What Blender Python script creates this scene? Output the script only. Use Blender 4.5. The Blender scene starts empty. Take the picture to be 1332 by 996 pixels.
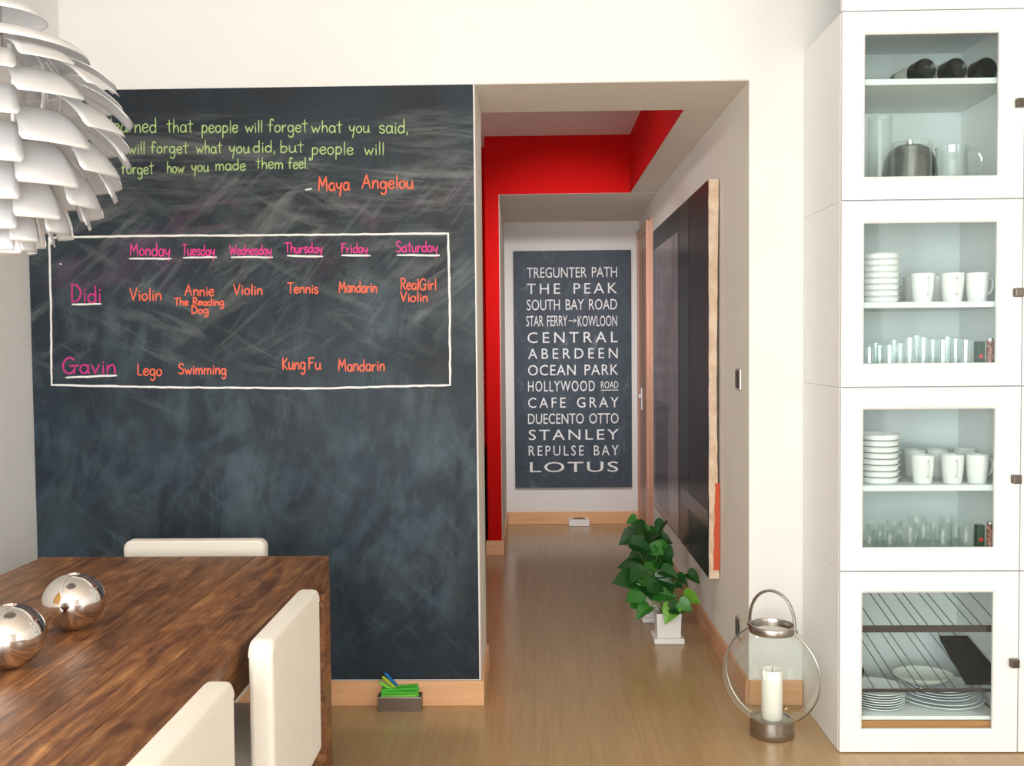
import bpy, bmesh, math, random
from mathutils import Vector, Matrix
random.seed(7)
S = bpy.context.scene
COL = S.collection
PI = math.pi

# ------------------------------------------------------------------ camera
H = 1.44
YAW, PITCH, ROLL, F = 0.0217, -0.0393, -0.0093, 1258.4
fw = Vector((-math.sin(YAW), math.cos(YAW), 0)); rt = Vector((math.cos(YAW), math.sin(YAW), 0)); up = Vector((0, 0, 1))
f2 = fw*math.cos(PITCH) + up*math.sin(PITCH); u2 = -fw*math.sin(PITCH) + up*math.cos(PITCH)
r3 = rt*math.cos(ROLL) + u2*math.sin(ROLL); u3 = -rt*math.sin(ROLL) + u2*math.cos(ROLL)
cd = bpy.data.cameras.new('camera'); cam = bpy.data.objects.new('camera', cd); COL.objects.link(cam)
cd.sensor_fit = 'HORIZONTAL'; cd.sensor_width = 36; cd.lens = F/1332*36; cd.clip_start = .02
m = Matrix.Identity(4)
for i in range(3):
    m[i][0] = r3[i]; m[i][1] = u3[i]; m[i][2] = -f2[i]
m[2][3] = H
cam.matrix_world = m
S.camera = cam

def ray(px, py): return f2 + r3*((px-666)/F) + u3*((498-py)/F)
CP = Vector((0, 0, H))
def atY(px, py, Y): d = ray(px, py); return CP + d*(Y/d.y)
def atX(px, py, X): d = ray(px, py); return CP + d*(X/d.x)
def atZ(px, py, Z): d = ray(px, py); return CP + d*((Z-H)/d.z)

# ------------------------------------------------------------------ world, lights, exposure
w = bpy.data.worlds.new('world'); S.world = w; w.use_nodes = True
bg = w.node_tree.nodes['Background']; bg.inputs[0].default_value = (.86, .93, 1, 1); bg.inputs[1].default_value = 1.2
S.view_settings.view_transform = 'Standard'; S.view_settings.look = 'None'; S.view_settings.gamma = 1
S.view_settings.exposure = 0.47
S.cycles.transparent_max_bounces = 32

XRR_ = 3.3
def area(name, loc, target, sx, sy, power, col):
    l = bpy.data.lights.new(name, 'AREA'); l.shape = 'RECTANGLE'; l.size = sx; l.size_y = sy; l.energy = power; l.color = col
    o = bpy.data.objects.new(name, l); COL.objects.link(o); o.location = loc
    o.rotation_euler = (Vector(target)-Vector(loc)).to_track_quat('-Z', 'Y').to_euler()
    return o
area('window_daylight', (-.3, -2.45, 1.55), (-.3, 3, 1.5), 3.2, 2.1, 122, (1, .985, .96))
area('left_window_daylight', (-1.93, -.9, 1.55), (3, -.5, 1.4), 1.6, 1.9, 50, (1, .99, .97))
area('east_fill_light', (XRR_-.07, -.9, 1.55), (-2, .6, 1.3), 1.6, 1.9, 26, (1, .99, .97))  # added fill light from the unseen east side, lifts the left wall
area('kitchen_window_daylight', (-2.85, 5.5, 1.7), (1, 5.6, 1.3), 1.3, 1.2, 3.5, (.95, .96, 1))
l_ = area('corridor_fill_spot', (.22, 4.62, 2.80), (.22, 7.7, 1.15), .16, .16, 6, (1, .97, .97)); l_.data.spread = .95  # added spot hidden behind the beam to brighten the far wall
area('corridor_fill_light', (.0, 5.0, 2.83), (.0, 5.0, 0), .25, .25, 2.5, (1, .94, .9))  # added fill tucked up in the ceiling recess to lift the corridor

# ------------------------------------------------------------------ materials
MATS = {}
def mat(name, col, rough=.5, metal=0, spec=.5, coat=0, emis=None):
    if name in MATS: return MATS[name]
    mt = bpy.data.materials.new(name); mt.use_nodes = True
    b = mt.node_tree.nodes['Principled BSDF']
    b.inputs['Base Color'].default_value = (*col, 1); b.inputs['Roughness'].default_value = rough
    b.inputs['Metallic'].default_value = metal; b.inputs['Specular IOR Level'].default_value = spec
    b.inputs['Coat Weight'].default_value = coat
    MATS[name] = mt; return mt
def s2l(c): return tuple(((x/255)/12.92 if x/255 <= .04045 else ((x/255+.055)/1.055)**2.4) for x in c)
class NT:
    def __init__(s, mt): s.t = mt.node_tree; s.b = s.t.nodes['Principled BSDF']
    def n(s, typ, **kw):
        nd = s.t.nodes.new(typ)
        for k, v in kw.items():
            if k.startswith('i_'):
                key = k[2:]
                nd.inputs[int(key) if key.isdigit() else key].default_value = v
            else: setattr(nd, k, v)
        return nd
    def l(s, a, b): s.t.links.new(a, b)
    def ramp(s, src, stops):
        r = s.n('ShaderNodeValToRGB'); e = r.color_ramp.elements
        while len(e) > 1: e.remove(e[-1])
        for i, (p, c) in enumerate(stops):
            el = e[0] if i == 0 else e.new(p)
            el.position = p; el.color = (*c, 1) if len(c) == 3 else c
        s.l(src, r.inputs[0]); return r.outputs[0]
    def coords(s, scale=(1, 1, 1), rot=(0, 0, 0), obj=True):
        g = s.n('ShaderNodeTexCoord' if obj else 'ShaderNodeNewGeometry'); mp = s.n('ShaderNodeMapping')
        mp.inputs['Scale'].default_value = scale; mp.inputs['Rotation'].default_value = rot
        s.l(g.outputs['Object' if obj else 'Position'], mp.inputs['Vector']); return mp.outputs[0]
    def noise(s, vec, scale, detail=4, rough=.55, dist=0):
        nd = s.n('ShaderNodeTexNoise'); nd.inputs['Scale'].default_value = scale; nd.inputs['Detail'].default_value = detail
        nd.inputs['Roughness'].default_value = rough; nd.inputs['Distortion'].default_value = dist
        s.l(vec, nd.inputs['Vector']); return nd.outputs['Fac']
    def math(s, op, a, b=None, c=None, clamp=False):
        nd = s.n('ShaderNodeMath', operation=op); nd.use_clamp = clamp
        for i, x in enumerate((a, b, c)):
            if x is None: continue
            if isinstance(x, (int, float)): nd.inputs[i].default_value = x
            else: s.l(x, nd.inputs[i])
        return nd.outputs[0]
    def mix(s, fac, a, b, mode='MIX'):
        nd = s.n('ShaderNodeMix', data_type='RGBA', blend_type=mode)
        for sock, x in ((nd.inputs[0], fac), (nd.inputs[6], a), (nd.inputs[7], b)):
            if isinstance(x, (int, float)): sock.default_value = x
            elif isinstance(x, tuple): sock.default_value = (*x, 1)
            else: s.l(x, sock)
        return nd.outputs[2]
    def bump(s, h, st=.2, dist=.01):
        b = s.n('ShaderNodeBump'); b.inputs['Strength'].default_value = st; b.inputs['Distance'].default_value = dist
        s.l(h, b.inputs['Height']); s.l(b.outputs[0], s.b.inputs['Normal'])

def plaster(name, col, rough=.75, var=.03):
    mt = mat(name, col, rough, spec=.3); t = NT(mt); v = t.coords(obj=False)
    n1 = t.noise(v, 2.5, 3); c = t.ramp(n1, [(.3, tuple(x*(1-var) for x in col)), (.7, col)])
    t.l(c, t.b.inputs['Base Color']); t.bump(t.noise(v, 180, 2), .06, .002); return mt
W_WALL = plaster('cream_wall_paint', (.85, .845, .825))
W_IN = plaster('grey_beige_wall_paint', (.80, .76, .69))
W_FAR = plaster('pale_wall_paint', (.80, .78, .77))
W_CEIL = plaster('ceiling_paint', (.86, .84, .80))
RED = plaster('red_wall_paint', s2l((196, 14, 12)), .8)
RED.node_tree.nodes['Principled BSDF'].inputs['Specular IOR Level'].default_value = .12

def lightwood(name, c1, c2, axis='Y', rough=.4):
    mt = mat(name, c1, rough); t = NT(mt)
    sc = {'X': (1.2, 18, 18), 'Y': (18, 1.2, 18), 'Z': (18, 18, 1.2)}[axis]
    v = t.coords(sc, obj=False); n = t.noise(v, 2.2, 6, .6, .4)
    t.l(t.ramp(n, [(.3, c1), (.7, c2)]), t.b.inputs['Base Color']); return mt
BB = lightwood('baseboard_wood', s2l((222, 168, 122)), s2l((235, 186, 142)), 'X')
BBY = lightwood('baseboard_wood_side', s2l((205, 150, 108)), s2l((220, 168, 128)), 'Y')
DOORW = lightwood('door_wood', s2l((190, 140, 115)), s2l((210, 160, 135)), 'Z')

def floor_mat():
    mt = mat('oak_laminate', (.4, .3, .2), .27, spec=.5); t = NT(mt)
    v = t.coords(obj=False)
    br = t.n('ShaderNodeTexBrick', offset=.37); mp = t.n('ShaderNodeMapping'); mp.inputs['Rotation'].default_value = (0, 0, PI/2)
    t.l(v, mp.inputs['Vector']); t.l(mp.outputs[0], br.inputs['Vector'])
    br.inputs['Scale'].default_value = 1; br.inputs['Brick Width'].default_value = 1.2; br.inputs['Row Height'].default_value = .19
    br.inputs['Mortar Size'].default_value = .0012; br.inputs['Color1'].default_value = (.95, .95, .95, 1); br.inputs['Color2'].default_value = (1, 1, 1, 1)
    br.inputs['Mortar'].default_value = (.82, .8, .78, 1)
    v2 = t.coords((26, 1.4, 1), obj=False); n = t.noise(v2, 1.6, 7, .62, .5)
    g = t.ramp(n, [(.25, s2l((172, 141, 101))), (.55, s2l((183, 152, 110))), (.8, s2l((191, 161, 118)))])
    t.l(t.mix(1.0, g, br.outputs['Color'], 'MULTIPLY'), t.b.inputs['Base Color'])
    t.l(t.ramp(t.noise(v, 3, 3), [(.3, (.17,)*3), (.7, (.25,)*3)]), t.b.inputs['Roughness']); return mt
FLOOR = floor_mat()

def table_mat():
    mt = mat('dark_stained_wood', (.2, .1, .05), .32, spec=.5); t = NT(mt)
    tc = t.n('ShaderNodeTexCoord'); oi = t.n('ShaderNodeObjectInfo')
    off = t.n('ShaderNodeCombineXYZ'); t.l(t.math('MULTIPLY', oi.outputs['Random'], 37.), off.inputs[0]); t.l(t.math('MULTIPLY', oi.outputs['Random'], 91.), off.inputs[1])
    ad = t.n('ShaderNodeVectorMath', operation='ADD'); t.l(tc.outputs['Object'], ad.inputs[0]); t.l(off.outputs[0], ad.inputs[1])
    def mp(sc):
        m_ = t.n('ShaderNodeMapping'); m_.inputs['Scale'].default_value = sc; t.l(ad.outputs[0], m_.inputs['Vector']); return m_.outputs[0]
    n1 = t.noise(mp((13, 1.5, 13)), 1.7, 9, .66, 1.1)
    n2 = t.noise(mp((70, 3, 70)), 2.2, 5, .6, .2)
    n3 = t.noise(mp((7, 3.2, 7)), 1.6, 5, .6, 2.2)
    f = t.math('ADD', t.math('MULTIPLY', n1, .62), t.math('MULTIPLY', n3, .38))
    c = t.ramp(f, [(.34, s2l((74, 46, 30))), (.43, s2l((118, 76, 48))), (.53, s2l((156, 106, 66))), (.66, s2l((204, 150, 98)))])
    c = t.mix(.55, c, t.ramp(n2, [(.35, (.42, .38, .36)), (.6, (1, 1, 1))]), 'MULTIPLY')
    br = t.n('ShaderNodeMapRange'); br.inputs[3].default_value = .82; br.inputs[4].default_value = 1.12; t.l(oi.outputs['Random'], br.inputs[0])
    hs = t.n('ShaderNodeHueSaturation'); t.l(br.outputs[0], hs.inputs['Value']); t.l(c, hs.inputs['Color'])
    t.l(hs.outputs[0], t.b.inputs['Base Color'])
    t.l(t.ramp(n2, [(.3, (.42,)*3), (.7, (.3,)*3)]), t.b.inputs['Roughness']); t.bump(n2, .08, .002); return mt
TABLE = table_mat()

def chalk_mat():
    mt = mat('chalkboard_paint', (.03, .035, .04), .5, spec=.22); t = NT(mt)
    g = t.n('ShaderNodeNewGeometry'); sp = t.n('ShaderNodeSeparateXYZ'); t.l(g.outputs['Position'], sp.inputs[0])
    X, Z = sp.outputs[0], sp.outputs[2]
    # slate ground: bluer low on the left, greyer high on the right
    k = t.math('ADD', t.math('MULTIPLY', t.math('ADD', X, 2.0), .32), t.math('MULTIPLY', Z, .22), clamp=True)
    base = t.mix(k, s2l((26, 38, 50)), s2l((36, 38, 42)))
    base = t.mix(t.ramp(t.noise(t.coords((1, 1, .55), obj=False), 2.1, 4, .6, .6), [(.35, (0, 0, 0)), (.7, (1, 1, 1))]), base, s2l((46, 58, 68)))
    def streak(rot, sc, scale, lo, hi, zlo, zhi, soft, amt, dist=.8, col=s2l((150, 155, 152))):
        m2 = t.n('ShaderNodeMapping'); m2.inputs['Scale'].default_value = sc
        t.l(t.coords((1, 1, 1), (0, rot, 0), obj=False), m2.inputs['Vector']); v = m2.outputs[0]
        n = t.noise(v, scale, 7, .66, dist)
        f = t.ramp(n, [(lo, (0, 0, 0)), (hi, (1, 1, 1))])
        patch = t.ramp(t.noise(t.coords((1, 1, 1.3), (0, rot*.5, 0), obj=False), 1.9+abs(rot), 3, .5, .5), [(.42, (0, 0, 0)), (.58, (1, 1, 1))])
        f = t.math('MULTIPLY', f, patch)
        a = t.n('ShaderNodeMapRange', interpolation_type='SMOOTHSTEP'); a.inputs[1].default_value = zlo-soft; a.inputs[2].default_value = zlo+soft; t.l(Z, a.inputs[0])
        b = t.n('ShaderNodeMapRange', interpolation_type='SMOOTHSTEP'); b.inputs[1].default_value = zhi+soft; b.inputs[2].default_value = zhi-soft; t.l(Z, b.inputs[0])
        f = t.math('MULTIPLY', f, t.math('MULTIPLY', a.outputs[0], b.outputs[0]))
        return t.math('MULTIPLY', f, amt), col
    for s in (streak(.06, (1, 1, 9), 2.0, .46, .72, 1.86, 2.36, .03, .40, .6),
              streak(-.10, (1, 1, 14), 1.5, .50, .68, 1.95, 2.34, .04, .34, .5),
              streak(.62, (1, 1, 6), 2.2, .50, .72, 1.4, 2.2, .12, .38, .9),
              streak(.9, (1, 1, 12), 2.6, .54, .68, 1.5, 2.2, .1, .26, .4),
              streak(-.45, (1, 1, 6), 2.0, .52, .74, 1.2, 2.1, .15, .34, 1.0),
              streak(.2, (1, 1, 4), 1.5, .50, .74, 1.75, 2.1, .1, .42, 1.6),
              streak(1.5, (1, 1, 4), 1.8, .46, .74, .35, 1.8, .2, .30, .9, s2l((120, 142, 150))),
              streak(1.3, (1, 1, 2), 1.3, .44, .74, .3, 2.2, .25, .30, 1.6, s2l((104, 120, 124))),
              streak(.9, (1, 1, 3), 1.8, .46, .74, .1, 1.1, .2, .28, 1.2, s2l((92, 124, 150))),
              streak(-.8, (1, 1, 6), 2.4, .52, .70, .15, 1.0, .2, .24, 1.0, s2l((98, 124, 136))),
              streak(.3, (1, 1, 2), 2.4, .5, .74, 1.7, 2.15, .1, .24, 1.6, s2l((160, 96, 140)))):
        base = t.mix(s[0], base, s[1])
    t.l(base, t.b.inputs['Base Color'])
    t.l(t.ramp(t.noise(t.coords((1, 1, 1), obj=False), 6, 4), [(.3, (.42,)*3), (.7, (.58,)*3)]), t.b.inputs['Roughness'])
    t.bump(t.noise(t.coords((1, 1, 1), obj=False), 220, 2), .08, .002)
    return mt
CHALKB = chalk_mat()

def chalk_col(name, rgb):
    mt = mat(name, s2l(rgb), .9, spec=.1); t = NT(mt); n = t.noise(t.coords(obj=False), 240, 3, .7)
    c = s2l(rgb); t.l(t.ramp(n, [(.34, tuple(x*.72 for x in c)), (.5, c)]), t.b.inputs['Base Color']); return mt
CH = {'g': chalk_col('green_chalk', (180, 206, 138)), 'o': chalk_col('orange_chalk', (255, 120, 92)), 'p': chalk_col('pink_chalk', (240, 74, 158)),
      'm': chalk_col('magenta_chalk', (205, 62, 140)), 'w': chalk_col('white_chalk', (240, 240, 236))}

def glass(name, tint=(.97, .99, .98), edge=.5, base=.04):
    mt = bpy.data.materials.new(name); mt.use_nodes = True; t = mt.node_tree; t.nodes.clear()
    o = t.nodes.new('ShaderNodeOutputMaterial'); mx = t.nodes.new('ShaderNodeMixShader'); tr = t.nodes.new('ShaderNodeBsdfTransparent'); gl = t.nodes.new('ShaderNodeBsdfGlossy')
    lw = t.nodes.new('ShaderNodeLayerWeight'); lw.inputs[0].default_value = .5
    mr = t.nodes.new('ShaderNodeMapRange'); mr.inputs[3].default_value = base; mr.inputs[4].default_value = edge
    pw = t.nodes.new('ShaderNodeMath'); pw.operation = 'POWER'; pw.inputs[1].default_value = 3
    t.links.new(lw.outputs['Facing'], pw.inputs[0]); t.links.new(pw.outputs[0], mr.inputs[0]); t.links.new(mr.outputs[0], mx.inputs[0])
    tr.inputs[0].default_value = (*tint, 1); gl.inputs['Roughness'].default_value = .03; gl.inputs[0].default_value = (.95, .97, .97, 1)
    t.links.new(tr.outputs[0], mx.inputs[1]); t.links.new(gl.outputs[0], mx.inputs[2]); t.links.new(mx.outputs[0], o.inputs[0])
    return mt
PANE = glass('cabinet_pane_glass', (.95, .988, .985), .35, .012)
CLEAR = glass('clear_glass', (.96, .98, .975), .9, .09)
GLOBE = glass('lantern_glass', (.955, .98, .965), .85, .03)

STEEL = mat('brushed_steel', (.62, .6, .58), .32, 1)
LAMPM = mat('lamp_steel', (.86, .87, .89), .38, .6)
CHROME = mat('polished_chrome', (.80, .76, .73), .05, 1)
DARKM = mat('dark_metal', (.10, .09, .085), .35, .8)
NICKEL = mat('antique_nickel', (.42, .39, .36), .3, 1)
WHITEL = mat('white_cabinet_lacquer', (.86, .87, .86), .35)
CABIN = mat('cabinet_inside_white', (.78, .82, .81), .55)
CERAM = mat('white_ceramic', (.86, .86, .85), .2)
PLATE = mat('white_plate_glaze', (.84, .87, .87), .2)
WHITEP = mat('white_plastic', (.88, .88, .88), .4)
BLACK = mat('black_matte', (.008, .009, .011), .6, spec=.12)
BOTTLE = mat('dark_bottle_glass', (.004, .008, .006), .16, spec=.3)
LABELM = mat('bottle_label', (.7, .66, .6), .7)
WAX = mat('candle_wax', (.90, .88, .80), .45); WAX.node_tree.nodes['Principled BSDF'].inputs['Subsurface Weight'].default_value = .15
SOIL = mat('potting_soil', (.05, .03, .02), .95)
STEMM = mat('plant_stem', s2l((110, 130, 60)), .5)
def fabric(name, c):
    mt = mat(name, c, .85, spec=.2); t = NT(mt); v = t.coords()
    t.l(t.ramp(t.noise(v, 3, 3), [(.3, tuple(x*.95 for x in c)), (.7, c)]), t.b.inputs['Base Color'])
    t.bump(t.noise(v, 320, 2), .12, .002); t.b.inputs['Sheen Weight'].default_value = .15; return mt
COVER = fabric('cream_slipcover', (.80, .755, .665))
PIPING = mat('cream_piping', (.74, .69, .6), .8)
def leafm(name, a, b, vein):
    mt = mat(name, a, .38); t = NT(mt); v = t.coords()
    c = t.ramp(t.noise(v, 30, 4, .6, .8), [(.4, a), (.6, b), (.72, b), (.8, vein)])
    t.l(c, t.b.inputs['Base Color']); return mt
LEAF = [leafm('dark_green_leaf', s2l((18, 62, 20)), s2l((32, 92, 32)), s2l((60, 130, 50))),
        leafm('mid_green_leaf', s2l((34, 100, 30)), s2l((62, 138, 46)), s2l((130, 180, 90))),
        leafm('bright_green_leaf', s2l((84, 150, 40)), s2l((124, 186, 62)), s2l((170, 205, 100)))]

# ------------------------------------------------------------------ mesh helpers
class MB:
    def __init__(s): s.v = []; s.f = []; s.sm = []
    def add(s, vs, fs, smooth=False):
        o = len(s.v); s.v += [tuple(x) for x in vs]; s.f += [tuple(i+o for i in f) for f in fs]; s.sm += [smooth]*len(fs); return s
    def box(s, x0, x1, y0, y1, z0, z1, M=None):
        vs = [Vector((x, y, z)) for x in (x0, x1) for y in (y0, y1) for z in (z0, z1)]
        if M: vs = [M @ q for q in vs]
        return s.add(vs, [(0, 1, 3, 2), (4, 6, 7, 5), (0, 4, 5, 1), (2, 3, 7, 6), (0, 2, 6, 4), (1, 5, 7, 3)])
    def lathe(s, prof, n=32, c=(0, 0, 0), M=None, closed=False):
        vs = []; fs = []
        for (r, z) in prof:
            for i in range(n):
                a = 2*PI*i/n; p = Vector((c[0]+r*math.cos(a), c[1]+r*math.sin(a), c[2]+z)); vs.append(M @ p if M else p)
        m_ = len(prof)
        for j in range(m_ if closed else m_-1):
            k = (j+1) % m_
            for i in range(n): fs.append((j*n+i, j*n+(i+1) % n, k*n+(i+1) % n, k*n+i))
        return s.add(vs, fs, True)
    def disc(s, r, z, n=32, c=(0, 0, 0), M=None):
        vs = [Vector((c[0]+r*math.cos(2*PI*i/n), c[1]+r*math.sin(2*PI*i/n), c[2]+z)) for i in range(n)]
        if M: vs = [M @ q for q in vs]
        return s.add(vs, [tuple(range(n))])
    def tube(s, pts, r, n=8, closed=False, flat=1.0):
        pts = [Vector(p) for p in pts]; m_ = len(pts); rings = []; prev = None
        for i, p in enumerate(pts):
            if closed: t = (pts[(i+1) % m_]-pts[i-1]).normalized()
            else: t = (pts[min(i+1, m_-1)]-pts[max(i-1, 0)]).normalized()
            if prev is None:
                a = Vector((0, 0, 1)) if abs(t.z) < .9 else Vector((1, 0, 0)); u = t.cross(a).normalized()
            else:
                u = (prev - t*prev.dot(t)).normalized()
            prev = u; v = t.cross(u); rr = r[i] if isinstance(r, (list, tuple)) else r
            rings.append([p+u*math.cos(2*PI*k/n)*rr+v*math.sin(2*PI*k/n)*rr*flat for k in range(n)])
        vs = [q for R_ in rings for q in R_]; fs = []
        for j in range(m_ if closed else m_-1):
            j2 = (j+1) % m_
            for k in range(n): fs.append((j*n+k, j*n+(k+1) % n, j2*n+(k+1) % n, j2*n+k))
        if not closed: fs += [tuple(range(n))[::-1], tuple((m_-1)*n+k for k in range(n))]
        return s.add(vs, fs, True)
    def mesh(s, name):
        me = bpy.data.meshes.new(name); me.from_pydata(s.v, [], s.f)
        me.polygons.foreach_set('use_smooth', s.sm)
        b = bmesh.new(); b.from_mesh(me); bmesh.ops.recalc_face_normals(b, faces=b.faces)
        for e in b.edges:
            if len(e.link_faces) == 2 and e.calc_face_angle(0) > .7: e.smooth = False
        b.to_mesh(me); b.free()
        return me
    def build(s, name, material, parent=None, loc=None, bevel=0, seg=2, subd=0):
        me = s.mesh(name); me.materials.append(material)
        return link(name, me, parent, loc, bevel, seg)
def link(name, me, parent=None, loc=None, bevel=0, seg=2):
    o = bpy.data.objects.new(name, me); COL.objects.link(o)
    if parent: o.parent = parent
    if loc: o.location = loc
    if bevel:
        md = o.modifiers.new('bevel', 'BEVEL'); md.width = bevel; md.segments = seg; md.limit_method = 'ANGLE'; md.angle_limit = .6
        md.harden_normals = False
    return o
def thing(name, loc, label, cat, group=None, rz=0):
    o = bpy.data.objects.new(name, None); COL.objects.link(o); o.location = loc; o.rotation_euler = (0, 0, rz); o.empty_display_size = .1
    return tag(o, label, cat, group)
def tag(o, label=None, cat=None, group=None, kind=None):
    if label: o['label'] = label
    if cat: o['category'] = cat
    if group: o['group'] = group
    if kind: o['kind'] = kind
    return o
KIDS = {}
def kids(o): return [c for c in bpy.data.objects if c.parent == o]
def copy_tree(o, parent=None, loc=None, label=None, rz=None):
    c = o.copy(); COL.objects.link(c); c.parent = parent
    if loc is not None: c.location = loc
    if label: c['label'] = label
    if rz is not None: c.rotation_euler = (0, 0, rz)
    for ch in kids(o): copy_tree(ch, c)
    return c
def struct(name, mb, m_, parent=None, bevel=0):
    o = mb.build(name, m_, parent, bevel=bevel)
    if not parent: o['kind'] = 'structure'
    return o

# ------------------------------------------------------------------ setting
YW, YN, YB, YF = 3.824, 4.286, 6.596, 7.734
XO, XR, XRED, XL = -.221, .851, .668, -2.0
ZO, ZS, ZC, ZR = 2.463, 2.460, 2.95, 2.85
YK = 6.95            # kitchen back wall
XRR = 3.3            # right wall of the dining room
YBK = -2.55
struct('floor', MB().box(-3.1, XRR+.15, YBK-.15, YF+.15, -.1, 0), FLOOR)
struct('ceiling', MB().box(XL-.15, XRR+.15, YBK-.15, YW, ZC, ZC+.1), W_CEIL)
# chalkboard partition, the wall over the opening and the wall right of it: one wall plane
struct('wall_front', MB().box(XL-.15, XO, YW, YN, 0, ZC).box(XO, XR, YW, YN, ZO, ZC).box(XR, XRR+.15, YW, YW+.14, 0, ZC), W_WALL)
# lining of the opening: beige inner paint of reveals
struct('trim_1', MB().box(XO-.001, XO+.002, YW+.004, YN+.002, .0, ZO).box(XO, XR, YW+.004, YN+.003, ZO-.003, ZO), W_IN)
struct('wall_right', MB().box(XR, XR+.14, YW+.14, YF+.15, 0, 3.0), W_IN)
struct('trim_2', MB().box(XR-.001, XR+.001, YW+.004, YW+.15, 0, ZO), W_IN)
struct('wall_far', MB().box(XO-.1, XR+.14, YF, YF+.15, 0, 3.0), W_FAR)
struct('wall_left', MB().box(XL-.15, XL, 0.15, YW, 0, ZC).box(XL-.15, XL, YBK, -2.0, 0, ZC).box(XL-.15, XL, -2.0, .15, 0, .45).box(XL-.15, XL, -2.0, .15, 2.6, ZC), W_WALL)
struct('trim_3', MB().box(XL, XL+.145, YBK, YW, 2.50, ZC), W_WALL)
struct('wall_east', MB().box(XRR, XRR+.15, 0.15, YW, 0, ZC).box(XRR, XRR+.15, YBK, -2.0, 0, ZC).box(XRR, XRR+.15, -2.0, .15, 0, .45).box(XRR, XRR+.15, -2.0, .15, 2.6, ZC), W_WALL)  # the window opening in this unseen wall is added for the east fill
struct('wall_back', MB().box(XL-.15, -1.95, YBK-.15, YBK, 0, ZC).box(1.4, XRR+.15, YBK-.15, YBK, 0, ZC).box(-1.95, 1.4, YBK-.15, YBK, 0, .4).box(-1.95, 1.4, YBK-.15, YBK, 2.7, ZC), W_WALL)
def window(n, x0, x1, y0, y1, z0, z1):
    r = MB()
    t = .05
    if abs(x1-x0) > abs(y1-y0):
        r.box(x0, x1, y0, y1, z0, z0+t).box(x0, x1, y0, y1, z1-t, z1)
        for k in range(4): a = x0+(x1-x0-t)*k/3; r.box(a, a+t, y0, y1, z0+t, z1-t)
        g = MB().box(x0+t, x1-t, (y0+y1)/2-.003, (y0+y1)/2+.003, z0+t, z1-t)
    else:
        r.box(x0, x1, y0, y1, z0, z0+t).box(x0, x1, y0, y1, z1-t, z1)
        for k in range(3): a = y0+(y1-y0-t)*k/2; r.box(x0, x1, a, a+t, z0+t, z1-t)
        g = MB().box((x0+x1)/2-.003, (x0+x1)/2+.003, y0+t, y1-t, z0+t, z1-t)
    o = struct(f'window_{n}', r, DARKM); g.build('window_pane', CLEAR, o)
window(1, -1.95, 1.4, YBK-.11, YBK-.05, .4, 2.7)
window(2, XL-.11, XL-.05, -2.0, .15, .45, 2.6)
window(4, XRR+.05, XRR+.11, -2.0, .15, .45, 2.6)  # unseen window added to go with the east fill light
# recess over the corridor crossing, kitchen shell
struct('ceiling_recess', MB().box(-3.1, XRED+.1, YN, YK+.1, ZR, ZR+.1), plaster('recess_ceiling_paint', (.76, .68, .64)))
o = struct('wall_portal', MB().box(XO-.095, XRED, YB, YF, 2.4597, ZR+.05).box(XO-.095, XO-.001, YB, YF, 0, 2.4597), RED)
struct('trim_4', MB().box(XO-.002, XO+.002, YB+.004, YF, .0, ZS), W_IN)
struct('ceiling_corridor', MB().add([(XO, YB+.002, 2.4585), (XR, YB+.002, 2.4585), (XR, YF, 2.412), (XO, YF, 2.412), (XO, YB+.002, 2.4595), (XR, YB+.002, 2.4595), (XR, YF, 2.4595), (XO, YF, 2.4595)], [(0, 1, 2, 3), (4, 7, 6, 5), (0, 4, 5, 1), (1, 5, 6, 2), (2, 6, 7, 3), (3, 7, 4, 0)]).box(XRED+.002, XR, YN, YB+.002, ZS, ZR).box(XRED+.002, XR, YB+.002, YF, 2.4597, ZR), W_IN)
struct('trim_5', MB().box(XRED-.002, XRED+.003, YN, YB+.003, ZS+.001, ZR), RED)
struct('wall_kitchen', MB().box(-3.1, XO-.095, YK, YK+.1, 0, ZR), RED)
struct('wall_kitchen_side', MB().box(-3.1, -3.0, YN, YK, 0, .9).box(-3.1, -3.0, YN, YK, 2.4, ZR).box(-3.1, -3.0, YN, 4.8, .9, 2.4).box(-3.1, -3.0, 6.3, YK, .9, 2.4), W_FAR)
window(3, -3.07, -3.02, 4.8, 6.3, .9, 2.4)
# baseboards
bh = .1
struct('baseboard_front', MB().box(XL, XO+.015, YW-.015, YW, 0, bh).box(XO, XO+.015, YW, YN, 0, bh).box(XR, 1.06, YW-.015, YW, 0, bh), BB, bevel=.003)
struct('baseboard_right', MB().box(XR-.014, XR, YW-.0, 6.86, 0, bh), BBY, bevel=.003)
struct('baseboard_far', MB().box(XO, XR, YF-.015, YF, 0, bh), BB, bevel=.003)
struct('baseboard_column', MB().box(XO-.11, XO+.015, YB-.015, YB, 0, bh).box(XO, XO+.015, YB, YF-.015, 0, bh), BB, bevel=.003)
struct('baseboard_left', MB().box(XL, XL+.014, .2, YW-.015, 0, bh), BBY)

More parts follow.
